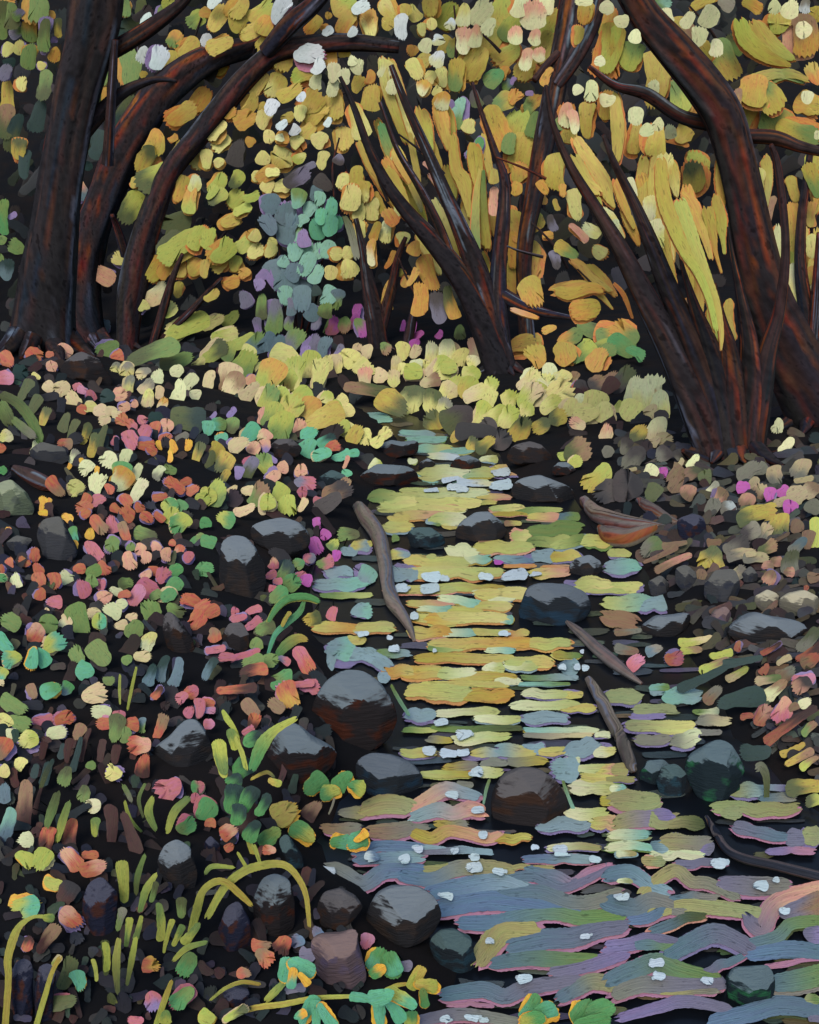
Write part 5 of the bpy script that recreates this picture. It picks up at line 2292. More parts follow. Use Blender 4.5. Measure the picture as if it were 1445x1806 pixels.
for ti, t in enumerate(TREES):
    bpnt = hit(*t['base'])
    Y = bpnt.y
    t['Y'] = Y
    root = thing(t['name'], t['label'], 'tree', bpnt)
    pm = PM()
    slim = {0: .84, 4: .88, 6: .86}.get(ti, 1.0)
    dark = dict(pal_=(DRK, BRN, BRN2, NAVY, BRN, DRK), rust=.11, chalk=.035) if ti in (0, 1) else {}
    for s in t['trunk']: tube(pm, [(a, b, c * slim) for a, b, c in pts(s)], Y, R, Y + t['top'] + R.uniform(-.1, .1), **dark)
    pm.build('trunk', M_BARK, root)
    for s in t['branch']:
        pm = PM(); tube(pm, pts(s), Y - .05, R, Y + R.uniform(-.5, -.1)); pm.build('branch', M_BARK, root)
    bw = pts(t['trunk'][0])[0][2] * (1.9 if t['name'] == 'multi_stemmed_tree' and ti == 6 else 1.0)
    for sg in ((-1, -.35, .4, 1) if bw > 60 else (-1, 1)):                                   # roots running into the bank
        x0, y0_ = t['base'][0] + sg * bw * .26, t['base'][1] - bw * .16
        x2, y2 = t['base'][0] + sg * bw * R.uniform(.6, .8), t['base'][1] + bw * R.uniform(.10, .2)
        rp = [(x0, y0_, bw * .30), ((x0 + x2) / 2, (y0_ + y2) / 2 + bw * .02, bw * .2), (x2, y2, bw * .05)]
        ys = [hit(x, min(y + w * .3, 1800), False).y if i else Y for i, (x, y, w) in enumerate(catmull(rp, 6))]
        ys = [min(q, Y + .05) for q in ys]
        pm = PM(); tube(pm, rp, Y, R, Y, ys=ys, sides=20); pm.build('root', M_BARK, root)
    for _ in range(4):                                                                       # fine twigs among the leaves
        sx_, sy_ = R.choice(t['seeds']); an = R.gauss(1.57 + (sx_ - t['base'][0]) * -.003, .3)
        ln_ = R.uniform(50, 110); x0, y0_ = sx_ + R.uniform(-40, 40), sy_ + R.uniform(-20, 60)
        tw = [(x0, y0_, 5.5), (x0 + ln_ * .5 * math.cos(an) + R.uniform(-8, 8), y0_ - ln_ * .5 * math.sin(an), 4.2), (x0 + ln_ * math.cos(an), y0_ - ln_ * math.sin(an), 2.5)]
        pm = PM(); tube(pm, tw, Y + .5, R, Y + .45, sides=8); pm.build('twig', M_BARK, root)
    pm = PM()
    n_ = len(share[ti])
    for i, it in enumerate(share[ti]):
        x, y = centre(it)
        hi = it[2][0] in 'cw' and it[0] == 'D'  # white sky glimpses and cream highlights, built as pale leaf dabs
        dep = Y + 0.45 - 0.5 * i / max(1, n_) + R.uniform(-.12, .12) - (.35 if hi else 0)
        if ti in (4, 5, 6, 7): dep += .3
        if ti == 2 and not hi: dep -= .15
        if ti == 6 and it[0] == 'S' and max(q[2] for q in it[1]) > 24: dep -= .8
        P = at_depth(x, y, dep)
        tilt = .12 if length(it) > 60 else .3
        n = (-(P - CAM).normalized() + Vector((R.uniform(-tilt, tilt), 0, R.uniform(-.05, .35)))).normalized()
        paint(pm, it, P, n, R, GAIN_LEAF, auto=lambda c: 'O' if c in 'yYoqe' and R.random() < .55 else None, rag=.3, back=.004, dome=.015)
    FAN = {4: ((885, 720), (605, 870), 140, 20), 6: ((1278, 840), (985, 1275), 240, 24), 8: ((1430, 900), (1385, 1445), 250, 12)}
    if ti in FAN:                                       # long strap leaves hanging between the fanned stems
        (bx_, by_), (xa, xb), ty, cnt = FAN[ti]
        for _ in range(cnt):
            tx = R.uniform(xa, xb); q0 = R.uniform(.38, .88); L_ = R.uniform(50, 105); w_ = R.uniform(15, 27)
            vx, vy = tx - bx_, ty - by_; ll = math.hypot(vx, vy); vx /= ll; vy /= ll
            x, y = bx_ + vx * ll * q0, by_ + vy * ll * q0
            if y + L_ * .4 > 600: continue
            pp = [(x + vx * L_ * .5, y + vy * L_ * .5, w_ * .8), (x + vx * L_ * .15, y + vy * L_ * .15, w_), (x - vx * L_ * .2, y - vy * L_ * .2, w_ * .7), (x - vx * L_ * .5, y - vy * L_ * .5, w_ * .25)]
            P = at_depth(x, y, Y + R.uniform(.45, 1.1))
            n = (-(P - CAM).normalized() + Vector((R.uniform(-.15, .15), 0, R.uniform(0, .25)))).normalized()
            paint(pm, ('S', pp, R.choice(('qyO', 'yoO', 'oqO', 'qeO', 'yYo', 'qoO'))), P, n, R, GAIN_LEAF * .92, dome=.015, back=.003)
    # leaves of the crown beyond the picture's top edge
    xs = [s[0] for s in t['seeds']]; ys = [s[1] for s in t['seeds']]
    for _ in range(26):
        x, y = R.uniform(min(xs) - 40, max(xs) + 40), R.uniform(-190, -30)
        if min(ys) > 200: continue
        P = at_depth(x, y, Y + R.uniform(-.3, .8))
        n = (-(P - CAM).normalized() + Vector((R.uniform(-.3, .3), 0, R.uniform(0, .3)))).normalized()
        paint(pm, ('D', (x, y, R.uniform(24, 46), R.uniform(18, 30), R.uniform(20, 110)), R.choice(EX)), P, n, R, GAIN_LEAF, dome=.015)
    pm.build('crown', M_LEAF, root)

# blue-green shrub behind the stream
sb = hit(525, 600)
root = thing('shrub', 'tall blue-green and mint shrub with lilac edges in the centre distance', 'shrub', sb)
pm = PM(); items = parse(SHRUB)
for i, it in enumerate(items):
    x, y = centre(it)
    if it[0] == 'D': it = ('D', (x, y, it[1][2] * 1.14, it[1][3] * 1.12, it[1][4]), it[2])
    P = at_depth(x, y, sb.y + .3 - .5 * i / len(items) + R.uniform(-.1, .1))
    n = (-(P - CAM).normalized() + Vector((R.uniform(-.3, .3), 0, R.uniform(0, .35)))).normalized()
    paint(pm, it, P, n, R, GAIN_LEAF, rag=.3, dome=.015)
pm.build('foliage', M_LEAF, root)
pm = PM()
for x in (500, 520, 540, 560): tube(pm, [(525 + (x - 525) * .3, 605, 6), (x, 520, 5), (x + (x - 525) * .5, 380, 2)], sb.y + .5, R, sides=8)
pm.build('stem', M_BARK, root)

# ================================================================ ROCKS
def rock(name, label, poly, var, thick=.8, group='stones in and beside the stream'):
    poly = [tuple(float(q) for q in p.split(',')) for p in poly.split()]
    x0, x1 = min(p[0] for p in poly), max(p[0] for p in poly); y0, y1 = min(p[1] for p in poly), max(p[1] for p in poly)
    cx, cy = (x0 + x1) / 2, (y0 + y1) / 2
    base = hit(cx, y1 - .22 * (y1 - y0))
    dist = (base - CAM).dot(FWD)
    C0 = CAM + ray(cx, cy) * dist
    s = dist / F_PX
    def rad(a):
        dx, dy = math.cos(a), math.sin(a); best = None
        for i in range(len(poly)):
            (ax, ay), (bx, by) = poly[i], poly[(i + 1) % len(poly)]
            ax, ay, bx, by = ax - cx, cy - ay, bx - cx, cy - by
            ex, ey = bx - ax, by - ay
            den = dx * ey - dy * ex
            if abs(den) < 1e-9: continue
            t = (ax * ey - ay * ex) / den; u = (ax * dy - ay * dx) / den
            if t > 0 and -.001 <= u <= 1.001: best = t if best is None else max(best, t)
        return best or (x1 - x0) / 2
    NA = 48
    rr = [rad(2 * math.pi * i / NA) for i in range(NA)]
    rr = [(rr[i - 1] + 2 * rr[i] + rr[(i + 1) % NA]) / 4 for i in range(NA)]
    depth = (x1 - x0) / 2 * s * thick
    rn = random.Random(hash(label) % 99991 if False else sum(ord(c) * (i + 1) for i, c in enumerate(label)))
    planes = []
    for _ in range(9):
        v = Vector((rn.gauss(0, 1), rn.gauss(0, 1), rn.gauss(0, 1))).normalized(); planes.append((v, rn.uniform(.66, .9)))
    bm_v, bm_f = [], []
    NL, NR = 56, 34
    cuts = [(Vector((rn.uniform(-.3, .3), 1, -.75)).normalized(), rn.uniform(.62, .78))]
    for a_ in (rn.uniform(-.5, .1), rn.uniform(.6, 1.2), rn.uniform(2.0, 2.6), rn.uniform(3.1, 3.7)):
        cuts.append((Vector((math.cos(a_), math.sin(a_) * .8, -rn.uniform(.7, 1.3))).normalized(), rn.uniform(.62, .8)))
    cuts.append((Vector((rn.uniform(-.3, .3), rn.uniform(-.3, .1), -1)).normalized(), rn.uniform(.6, .75)))
    vd = (C0 - CAM).normalized()
    ex_ = SIDE; ez_ = (UPV).normalized(); ey_ = FWD
    for j in range(NR + 1):
        th = math.pi * j / NR
        for i in range(NL):
            ph = 2 * math.pi * i / NL
            d = Vector((math.sin(th) * math.cos(ph), math.sin(th) * math.sin(ph), -math.cos(th)))  # x: right, y: up, z: away
            k = 1.0
            for v, h in planes:
                q = d.dot(v)
                if q > 0 and abs(d.z) > .25: k = min(k, h / q)
            rin = math.sin(th)
            f = ph / (2 * math.pi) * NA
            a = rr[int(f) % NA] + (rr[(int(f) + 1) % NA] - rr[int(f) % NA]) * (f - int(f))
            w = .02 * mnoise.noise(d * 3 + Vector((rn.random() * 0 + cx, cy, 0))) + 1
            ww = rin ** .8
            loc = Vector((math.cos(ph) * a * s * ww * w, math.sin(ph) * a * s * ww * w, d.z * depth * w))
            hx_, hy_ = (x1 - x0) / 2 * s, (y1 - y0) / 2 * s
            for v, h in cuts:
                sup = math.sqrt((v.x * hx_) ** 2 + (v.y * hy_) ** 2 + (v.z * depth) ** 2) * h
                q = loc.dot(v) - sup
                if q > 0: loc -= v * q * .96
            pos = C0 + ex_ * loc.x + ez_ * loc.y + ey_ * loc.z
            bm_v.append(pos)
    for j in range(NR):
        for i in range(NL):
            i2 = (i + 1) % NL
            bm_f.append((j * NL + i, j * NL + i2, (j + 1) * NL + i2, (j + 1) * NL + i))
    me = bpy.data.meshes.new(name)
    org = Vector((C0.x, C0.y, base.z))
    me.from_pydata([tuple(v - org) for v in bm_v], [], bm_f); me.update()
    me.polygons.foreach_set('use_smooth', [True] * len(me.polygons)); me.set_sharp_from_angle(angle=.42); me.materials.append(MR[var])
    o = bpy.data.objects.new(name, me); o.location = org; COL.objects.link(o)
    return tag(o, label, 'rock', group)
ROCKS = [
 ('largest rounded rust-dark rock with pale grey cap at the stream\'s left edge', '548,1265 552,1240 575,1200 605,1182 640,1183 672,1205 695,1240 702,1270 690,1300 665,1320 630,1328 590,1322 560,1300', 'rust'),
 ('tall egg-shaped dark rock standing on the left bank', '388,985 392,950 408,936 430,942 450,965 466,995 470,1030 458,1060 435,1075 405,1070 390,1045 384,1015', 'slate'),
 ('angular slate-topped rock right of the tall egg-shaped one', '440,930 465,918 500,912 530,922 548,945 545,965 510,988 490,985 465,965 445,955', 'slate'),
 ('peaked rust-flanked rock with grey cap in front of the largest rusty rock', '470,1330 485,1300 495,1280 520,1275 550,1300 580,1315 597,1330 590,1350 560,1375 520,1388 480,1370', 'rust'),
 ('dark rock with pale teal peak left of the upright sprout', '270,1320 297,1300 325,1270 345,1268 362,1290 375,1325 370,1345 340,1362 290,1360 272,1345', 'slate'),
 ('low navy rock under the largest rusty rock with a green streak', '625,1345 650,1330 690,1332 725,1345 748,1370 745,1395 700,1408 650,1400 630,1375', 'blue'),
 ('domed brown-grey rock in midstream between two thin reeds', '866,1420 872,1390 890,1365 920,1353 955,1358 985,1380 1003,1410 1000,1435 970,1455 930,1465 885,1455 868,1445', 'brown'),
 ('large pointed blue-edged rock with green flash at the right of the stream', '1207,1362 1215,1335 1250,1312 1280,1303 1295,1315 1318,1355 1302,1378 1312,1400 1280,1420 1250,1430 1228,1405', 'green'),
 ('teal and rust striped stone leaning on the large pointed rock', '1158,1380 1168,1352 1195,1346 1212,1365 1208,1398 1188,1414 1165,1402', 'teal'),
 ('small olive-topped stone left of the teal striped stone', '1128,1366 1143,1342 1172,1340 1184,1352 1170,1374 1148,1386 1130,1378', 'green'),
 ('broad flat-topped grey rock with blue edges in midstream', '915,1075 930,1035 950,1028 1000,1030 1035,1045 1045,1070 1035,1090 1000,1105 940,1110 918,1095', 'blue'),
 ('wedge-shaped dark rock at the head of the pale ripples', '803,935 815,918 840,903 862,902 885,920 897,940 880,955 830,962 805,955', 'slate'),
 ('low dark teal rock left of the wedge-shaped one', '716,940 735,930 760,930 782,945 787,960 760,973 725,966', 'teal'),
 ('small block-like dark rock above the flat-topped rock', '1003,1000 1015,985 1040,978 1060,990 1063,1008 1045,1020 1010,1020', 'slate'),
 ('brown rock with orange rim at the far right of the upper stream', '893,805 905,785 935,778 955,785 980,810 965,820 920,822 895,815', 'brown'),
 ('long low dark rock with grey top below the brown orange-rimmed rock', '900,860 915,845 950,837 985,850 1015,865 1020,880 990,892 940,890 905,880', 'slate'),
 ('small rust stone between the two right upper-stream rocks', '972,828 985,815 1000,815 1018,828 1000,840 975,838', 'rust'),
 ('small rust-ended rock in the middle of the upper stream', '792,825 803,808 825,802 848,812 850,826 820,833 797,832', 'rust'),
 ('wide dark rust rock at the left of the upper stream', '630,842 665,818 720,822 740,835 738,858 690,862 640,857', 'rust'),
 ('square dark rock beside the wide rust one under the mint leaves', '558,845 585,828 610,838 612,860 580,870 560,867', 'teal'),
 ('dark mixed rock behind the wide rust one at the far stream', '655,790 690,776 715,780 740,772 738,800 700,812 660,808', 'rust'),
 ('tiny dark stone at the far stream middle', '738,817 755,808 770,818 757,829 740,828', 'slate'),
 ('large dark rock with pale crest at the bottom of the left bank', '645,1615 660,1580 690,1565 740,1567 770,1585 782,1620 765,1650 720,1665 670,1655 648,1640', 'slate'),
 ('brown-grey round rock left of the pale-crested bottom one', '558,1600 570,1575 600,1568 625,1580 642,1600 620,1625 595,1640 565,1630', 'brown'),
 ('square dark teal rock at the left edge of the lilac waves', '757,1660 775,1643 800,1640 832,1655 838,1690 845,1705 800,1716 775,1705 760,1680', 'teal'),
 ('square green-topped rock among the lilac waves at the lower right', '1282,1725 1295,1710 1365,1705 1368,1745 1350,1770 1310,1780 1285,1765', 'green'),
 ('rust and teal upright rock under the arching grass', '445,1590 460,1550 485,1540 510,1552 520,1590 520,1640 500,1660 470,1650 450,1625', 'rust'),
 ('grey oval upright stone in the lower left foreground', '278,1515 290,1490 310,1480 335,1495 348,1540 342,1575 310,1580 285,1550', 'slate'),
 ('small grey stone right of the grey oval upright one', '358,1490 370,1473 388,1490 388,1510 370,1518', 'navy'),
 ('pointed brown-grey stone in the middle of the left bank', '283,1085 292,1073 315,1092 340,1128 345,1162 325,1166 295,1142', 'brown'),
 ('grey boulder heap at the left edge', '60,945 75,915 105,908 118,935 138,975 125,997 85,1000 73,965', 'grey'),
 ('low grey stone left of the boulder heap', '10,957 30,944 58,950 48,972 25,978', 'grey'),
 ('flat dark grey stone under the arching leaf', '48,797 75,779 115,790 120,812 90,821 60,813', 'grey'),
 ('pale green-grey brushed stone at the left edge', '-14,855 14,842 45,868 61,900 50,916 15,920 -12,908', 'pale'),
 ('long dark brown boulder below the leaning trunks', '102,652 140,618 175,633 202,677 182,687 130,673', 'brown'),
 ('dark grey rounded boulder in the middle of the right bank', '1243,1030 1265,1003 1297,1003 1307,1035 1301,1062 1270,1070 1243,1055', 'grey'),
 ('dark oval stone left of the grey rounded boulder', '1192,1003 1210,994 1229,1010 1231,1040 1207,1050 1192,1027', 'grey'),
 ('small dark stone at the end of the lilac-edged ripple', '1143,1026 1165,1014 1183,1029 1176,1051 1150,1057', 'grey'),
 ('pale sandy stone on the right bank, left of the two', '1332,1052 1355,1039 1375,1049 1371,1071 1345,1080 1331,1066', 'sand'),
 ('pale sandy slab at the right edge, larger of the two', '1374,1058 1392,1046 1420,1040 1446,1055 1436,1086 1398,1087 1377,1076', 'sand'),
 ('small tan stone below the dark grey boulder', '1248,1094 1262,1076 1280,1069 1291,1082 1285,1101 1262,1107', 'tan'),
 ('long slate-blue rock sloping below the sandy slabs', '1278,1114 1310,1090 1332,1079 1352,1085 1402,1094 1432,1105 1402,1121 1340,1136 1290,1130', 'slate'),
 ('narrow grey stone right of the dark grey boulder', '1308,1012 1325,997 1337,1014 1333,1036 1314,1037', 'grey'),
 ('blue-grey streaked rock at the right water edge', '1128,1107 1158,1086 1190,1084 1222,1079 1216,1106 1180,1126 1140,1122', 'slate'),
 ('dark brown block behind the driftwood', '1194,916 1222,904 1242,912 1249,950 1226,966 1199,952', 'navy'),
 ('round brown stone among small pink flowers', '391,1122 404,1098 426,1097 441,1120 439,1146 415,1157 397,1147', 'brown'),
 ('brown stone with rust end beside the mint clump', '471,792 490,774 515,774 534,790 526,806 495,813 475,805', 'brown'),
 ('flat tan and lilac slab at the bottom left of the stream', '545,1663 560,1650 600,1648 634,1638 630,1660 642,1700 650,1737 610,1745 560,1741 547,1722 558,1690', 'tan'),
 ('slate grey upright rock with rust sides in the lower left foreground', '141,1650 147,1590 155,1555 175,1544 207,1575 202,1640 180,1667 150,1658', 'navy'),
 ('left of the two dark upright slabs in the bottom left corner', '20,1830 23,1702 40,1679 58,1702 56,1830', 'navy'),
 ('right of the two dark upright slabs in the bottom left corner', '59,1830 64,1702 80,1689 98,1712 88,1830', 'navy'),
 ('navy stone with rust edges left of the orange petals', '384,1640 399,1600 420,1588 441,1625 444,1672 415,1688 389,1672', 'navy'),
 ('small navy stone above the arched stem at the bottom', '389,1752 410,1738 441,1749 437,1777 404,1779', 'navy'),
 ('dark green-grey stone behind the arching grass tip', '490,1481 505,1470 532,1508 537,1531 512,1533', 'teal'),
]
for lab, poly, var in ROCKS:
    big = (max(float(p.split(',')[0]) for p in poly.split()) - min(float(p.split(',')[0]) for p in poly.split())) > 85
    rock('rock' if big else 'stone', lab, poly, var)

# ================================================================ DRIFTWOOD
GT, GD, RS, NV = P3(128, 112, 100), P3(96, 88, 80), P3(130, 70, 40), P3(30, 34, 46)
def log(name, label, path, cols, cat, lift=.5, flat=1.0):
    p = pts(path)
    h0 = hit(p[0][0], p[0][1] + p[0][2] * .4); h1 = hit(p[-1][0], p[-1][1] + p[-1][2] * .4)
    mid = (h0 + h1) / 2
    pm = PM()
    ys = []
    for x, y, w in catmull(p, 6):
        g = hit(x, y + w * .25); ys.append(g.y)
    ys = [sum(ys[max(0, i - 2):i + 3]) / len(ys[max(0, i - 2):i + 3]) - .015 for i in range(len(ys))]
    tube(pm, p, 0, R, 0, cols + cols[:3] + cols[:2], sides=24, per=6, chalk=.08, ys=ys, rust=.06)
    return tag(pm.build(name, M_WOOD), label, cat)
log('branch', 'curved grey-brown branch lying down the left of the stream', '632,893,20 648,915,27 668,945,27 678,985,25 684,1030,23 692,1060,25 712,1088,19 724,1110,12 731,1132,5', (GT, GT, GD, RS), 'driftwood')
log('branch', 'slanting pale stick running into the water right of the flat-topped rock', '996,1094,5 1018,1112,15 1050,1142,21 1078,1166,23 1104,1186,16 1132,1206,6', (GT, GT, GD, GD), 'driftwood')
log('branch', 'steep stick with rust side below the slanting pale one', '1038,1198,13 1058,1230,21 1078,1268,22 1098,1308,22 1112,1348,20 1118,1362,8', (GT, GD, RS, GD), 'driftwood')
log('branch', 'thick grey driftwood piece with rust underside on the right water edge', '1030,882,16 1056,908,28 1096,922,30 1140,928,22 1178,932,10', (GT, GT, RS, GD), 'driftwood')
log('branch', 'short upper driftwood piece pointing right', '1128,882,12 1148,898,22 1174,914,18 1202,926,8', (GT, RS, GD, GT), 'driftwood')
log('branch', 'bowl-like lower driftwood fragment with rust top', '1058,930,10 1078,946,34 1106,950,34 1136,940,26 1164,926,10', (GT, GT, RS, GT), 'driftwood')
log('branch', 'bent sunken branch at the lower right edge', '1246,1440,6 1262,1468,12 1282,1498,14 1312,1514,15 1370,1527,16 1450,1547,17', (GD, NV, GD, NV), 'driftwood')
log('branch', 'rust brown stick lying on the left bank under the flat grey stone', '26,826,12 50,838,24 78,852,26 96,862,10', (RUST, BRN, RUST, BRN), 'stick')

# ================================================================ PLANTS
ground = parse(GROUND)
PS = [(sx, sy, i) for i, p in enumerate(PLANTS) for sx, sy in p[0]]
own = [[] for _ in PLANTS]
for it in ground:
    x, y = centre(it)
    own[min(PS, key=lambda s: (s[0] - x) ** 2 + ((s[1] - y) * 1.15) ** 2)[2]].append(it)
BLOSSOM = set('rkpPfljC')
for (seeds, name, label, cat), items in zip(PLANTS, own):
    if not items:
        print('EMPTY PLANT', label); continue
    bx = sum(centre(i)[0] for i in items) / len(items); by = max(centre(i)[1] + length(i) * .4 for i in items)
    base = hit(bx, by)
    root = thing(name, label, cat, base)
    leaf, st = PM(), PM()
    my = sum(centre(i)[1] for i in items) / len(items)
    foot = hit(bx, my, False); foot = foot + Vector((0, .10 + .012 * foot.y, 0)); foot.z = height(foot.x, foot.y) - .05
    w0 = .004
    st.add([foot - Vector((w0, 0, 0)), foot + Vector((0, w0, 0)), foot + Vector((w0, 0, 0))], [(0, 1, 2)], [P3(34, 36, 30)] * 3, [(0, 0)] * 3)
    nl = nb = 0
    for i, it in enumerate(items):
        x, y = centre(it)
        g = hit(x, y + length(it) * .3)
        dist = (g - CAM).length
        up = R.uniform(.006, .016) + .010 * i / len(items)
        P = g + (CAM - g) * up
        n = (-(P - CAM).normalized() * .8 + Vector((R.uniform(-.28, .28), 0, R.uniform(.1, .3)))).normalized()
        isb = it[2][0] in BLOSSOM and 'flower' in name
        tgt = PM() if isb else leaf
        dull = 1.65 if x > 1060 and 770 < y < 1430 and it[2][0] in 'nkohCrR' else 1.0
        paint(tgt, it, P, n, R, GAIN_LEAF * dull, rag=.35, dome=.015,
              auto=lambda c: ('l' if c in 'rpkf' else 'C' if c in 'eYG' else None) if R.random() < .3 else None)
        if isb: nb += 1; tgt.build('blossom', M_PETAL, root)
        else: nl += 1
        # a thin dark stem from behind the leaf down to the soil
        a = on_plane(x, y, P, n) + (P - CAM).normalized() * (.004 * dist + .004)
        w = .0011 + .0003 * dist
        o_ = len(st.v)
        st.v += [tuple(a - Vector((w, 0, 0))), tuple(a + Vector((0, w, 0))), tuple(a + Vector((w, 0, 0)))]
        st.c += [P3(30, 32, 28)] * 3; st.uv += [(0, 0)] * 3
        st.f += [(o_, o_ + 1, 1, 0), (o_ + 1, o_ + 2, 2, 1), (o_ + 2, o_, 0, 2)]
    if nl: leaf.build('leaves', M_LEAF, root)
    st.build('stem', M_STEM, root)

for name, label, cat, bp_, part, txt in BLADES:
    base = hit(min(max(bp_[0], 0), 1445), min(bp_[1], 1806))
    root = thing(name, label, cat, base)
    items = parse(txt)
    for i, it in enumerate(items):
        pm = PM()
        x, y = centre(it)
        if part == 'blade': it = (it[0], [(a, b, c * .86) for a, b, c in it[1]] if it[0] == 'S' else (it[1][0], it[1][1], it[1][2], it[1][3] * .86, it[1][4]), it[2])
        # stands on the upright plane through the plant's foot, each blade a little apart and turned
        n = Vector((R.uniform(-.25, .25), -1, R.uniform(.15, .4))).normalized()
        P0 = base + Vector((0, -.012 * (i % 7) - .01, 0))
        P = on_plane(x, y, P0, Vector((0, -1, .25)).normalized())
        paint(pm, it, P, n, R, GAIN_LEAF * (1.0 if name in ('seedling', 'sprout') else 1.3), rag=.15, dome=.035, back=.002)
        pm.build(part, M_BLADE, root)

# dark fallen leaves and undergrowth between the plants and up the wooded slope
pm = PM()
DK = [P3(30, 28, 30), P3(42, 26, 20), P3(24, 34, 32), P3(30, 30, 40), P3(48, 30, 22), P3(26, 30, 28), P3(56, 48, 44)]
for _ in range(900):
    left = R.random() < .72
    x, y = (R.uniform(-20, 640), R.uniform(600, 1806)) if left else (R.uniform(1000, 1465), R.uniform(680, 1420))
    g = hit(x, y)
    if g.z < .04: continue
    P = g + (CAM - g) * R.uniform(.003, .009)
    n = (-(P - CAM).normalized() * .6 + Vector((R.uniform(-.3, .3), 0, R.uniform(.3, .7)))).normalized()
    c = vary(R.choice(DK), R, .25)
    dab(pm, x, y, R.uniform(18, 55), R.uniform(10, 26), R.uniform(0, 180), c, vary(c, R, .3), P, n, R, .015, 1, .3)
DM = [P3(72, 66, 56), P3(60, 58, 50), P3(84, 64, 48), P3(52, 52, 54), P3(66, 62, 38), P3(56, 48, 44), P3(78, 76, 66), P3(46, 48, 52)]
for _ in range(620):
    x, y = R.uniform(1040, 1470), R.uniform(760, 1400)
    if x < 1100 + (y - 760) * .22 * (1 if y < 1250 else .6): continue
    g = hit(x, y)
    if g.z < .03: continue
    P = g + (CAM - g) * R.uniform(.004, .010)
    n = (-(P - CAM).normalized() * .6 + Vector((R.uniform(-.3, .3), 0, R.uniform(.3, .7)))).normalized()
    c = vary(R.choice(DM), R, .3)
    dab(pm, x, y, R.uniform(24, 62), R.uniform(8, 18), R.gauss(10, 22), c, vary(c, R, .35), P, n, R, .015, 1, .3)
DL = [P3(70, 44, 34), P3(58, 54, 48), P3(46, 58, 44), P3(60, 58, 66), P3(70, 72, 44), P3(84, 58, 44)]
for _ in range(260):
    x, y = R.uniform(-20, 560), R.uniform(620, 1806)
    g = hit(x, y)
    if g.z < .05: continue
    P = g + (CAM - g) * R.uniform(.004, .010)
    n = (-(P - CAM).normalized() * .6 + Vector((R.uniform(-.3, .3), 0, R.uniform(.3, .7)))).normalized()
    c = vary(R.choice(DL), R, .3)
    dab(pm, x, y, R.uniform(14, 40), R.uniform(7, 18), R.gauss(70, 35), c, vary(c, R, .35), P, n, R, .015, 1, .3)
# the banks go on in the same way beyond both sides of the picture
for _ in range(900):
    left = R.random() < .5
    x, y = (R.uniform(-620, -10) if left else R.uniform(1455, 2100)), R.uniform(640, 1780)
    g = hit(x, y)
    if g.z < .04: continue
    P = g + (CAM - g) * R.uniform(.004, .010)
    n = (-(P - CAM).normalized() * .6 + Vector((R.uniform(-.3, .3), 0, R.uniform(.3, .7)))).normalized()
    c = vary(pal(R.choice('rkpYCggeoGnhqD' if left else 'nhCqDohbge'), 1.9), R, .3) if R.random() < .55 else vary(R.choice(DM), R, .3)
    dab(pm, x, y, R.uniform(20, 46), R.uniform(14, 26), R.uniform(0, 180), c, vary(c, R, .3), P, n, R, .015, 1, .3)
tag(pm.build('leaf_litter', M_LEAF), 'dark brown and navy fallen leaves covering the banks', 'leaf litter', kind='stuff')
pm = PM()
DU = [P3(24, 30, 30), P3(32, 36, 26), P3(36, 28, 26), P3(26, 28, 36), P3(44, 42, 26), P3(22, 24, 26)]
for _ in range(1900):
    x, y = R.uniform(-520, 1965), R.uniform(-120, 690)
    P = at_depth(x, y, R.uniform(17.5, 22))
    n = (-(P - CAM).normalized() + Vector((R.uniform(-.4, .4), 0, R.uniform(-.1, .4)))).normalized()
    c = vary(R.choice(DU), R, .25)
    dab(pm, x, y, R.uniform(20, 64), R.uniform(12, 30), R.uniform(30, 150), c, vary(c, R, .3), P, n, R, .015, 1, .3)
tag(pm.build('undergrowth', M_LEAF), 'dark woodland undergrowth behind the trees', 'undergrowth', kind='stuff')

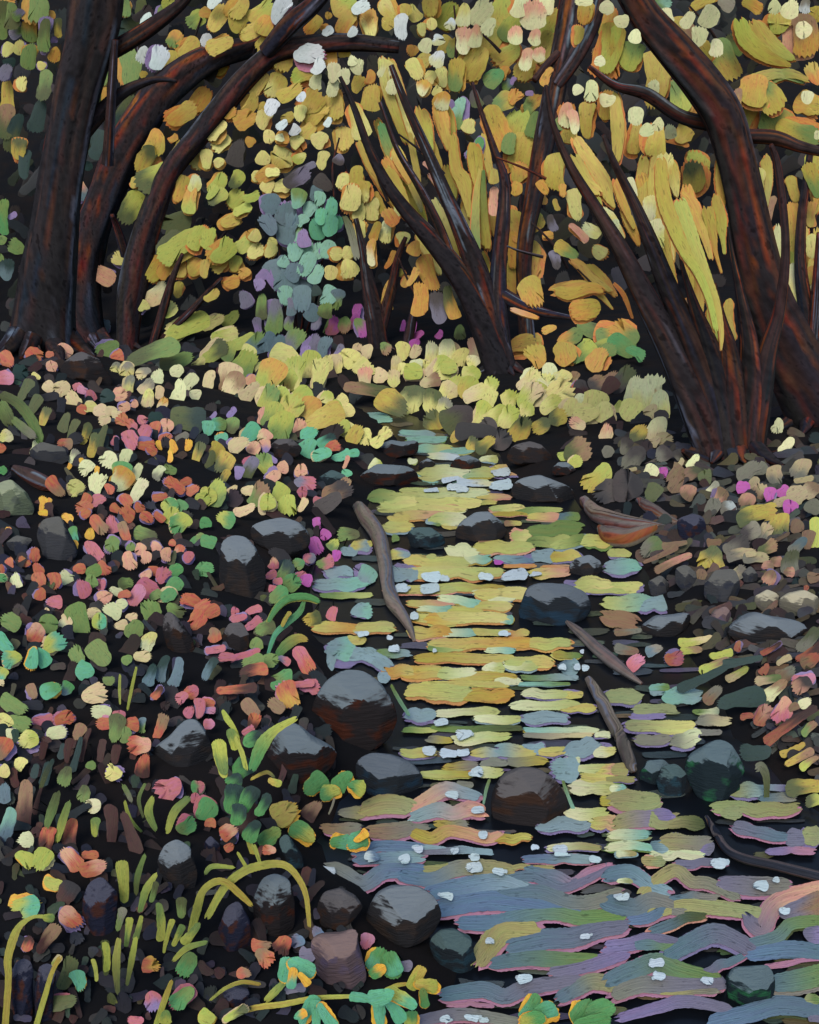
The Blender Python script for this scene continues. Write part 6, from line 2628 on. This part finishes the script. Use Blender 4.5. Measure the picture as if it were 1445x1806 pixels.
# ================================================================ CAMERA, LIGHT
cd = bpy.data.cameras.new('camera'); co = bpy.data.objects.new('camera', cd); COL.objects.link(co)
co.location = CAM; co.rotation_euler = (math.pi / 2 - PITCH, 0, 0)
cd.sensor_fit = 'VERTICAL'; cd.angle = 2 * math.atan(H_PX / 2 / F_PX); cd.clip_end = 500; cd.clip_start = .05
scene.camera = co
SUN_EL, SUN_AZ = math.radians(42), math.radians(194)   # from behind the viewer, a little to the left
sd = bpy.data.lights.new('sun', 'SUN'); so = bpy.data.objects.new('sun', sd); COL.objects.link(so)
sd.energy = 1.5; sd.angle = math.radians(24); sd.color = (1, .96, .9)
sv = Vector((math.sin(SUN_AZ) * math.cos(SUN_EL), math.cos(SUN_AZ) * math.cos(SUN_EL), math.sin(SUN_EL)))
so.rotation_euler = (-sv).to_track_quat('-Z', 'Y').to_euler()
w = bpy.data.worlds.new('World'); scene.world = w; w.use_nodes = True
nt = w.node_tree; nt.nodes.clear()
bg = nt.nodes.new('ShaderNodeBackground'); ou = nt.nodes.new('ShaderNodeOutputWorld'); sk = nt.nodes.new('ShaderNodeTexSky')
sk.sky_type = 'NISHITA'; sk.sun_disc = False; sk.sun_elevation = SUN_EL; sk.sun_rotation = SUN_AZ
nt.links.new(sk.outputs[0], bg.inputs[0]); nt.links.new(bg.outputs[0], ou.inputs[0]); bg.inputs[1].default_value = .15
vs_ = scene.view_settings
vs_.view_transform = 'Standard'; vs_.look = 'None'; vs_.gamma = 1; vs_.use_curve_mapping = False; vs_.exposure = EXPOSURE
scene.cycles.max_bounces = 4; scene.cycles.diffuse_bounces = 2

# look-alikes share a group
GROUPS = dict(grass_clump='grass clumps on the banks', reed_stalk='single stalks and reeds', seedling='leafy seedlings at the water edge',
              flowering_plant='flowering plants on the banks', leafy_plant='leafy plants on the banks', flowering_bush='yellow flower bushes beyond the stream',
              moss_clump='moss clumps', fern='rust fern fronds in the left foreground', shrub='low shrubs under the trees', branch='driftwood sticks',
              leaf_litter_patch='patches of fallen leaves on the right bank', broadleaf_tree='trees along the stream', multi_stemmed_tree='trees along the stream', sapling='trees along the stream')
seen = {}
for o in scene.objects:
    if o.parent is None and 'label' in o:
        k = o.name.split('.')[0]
        if k in GROUPS: o['group'] = GROUPS[k]
        seen.setdefault(o['label'], []).append(o.name)
for l, n in seen.items():
    if len(n) > 1 or not 4 <= len(l.split()) <= 16: print('LABEL', l, n)
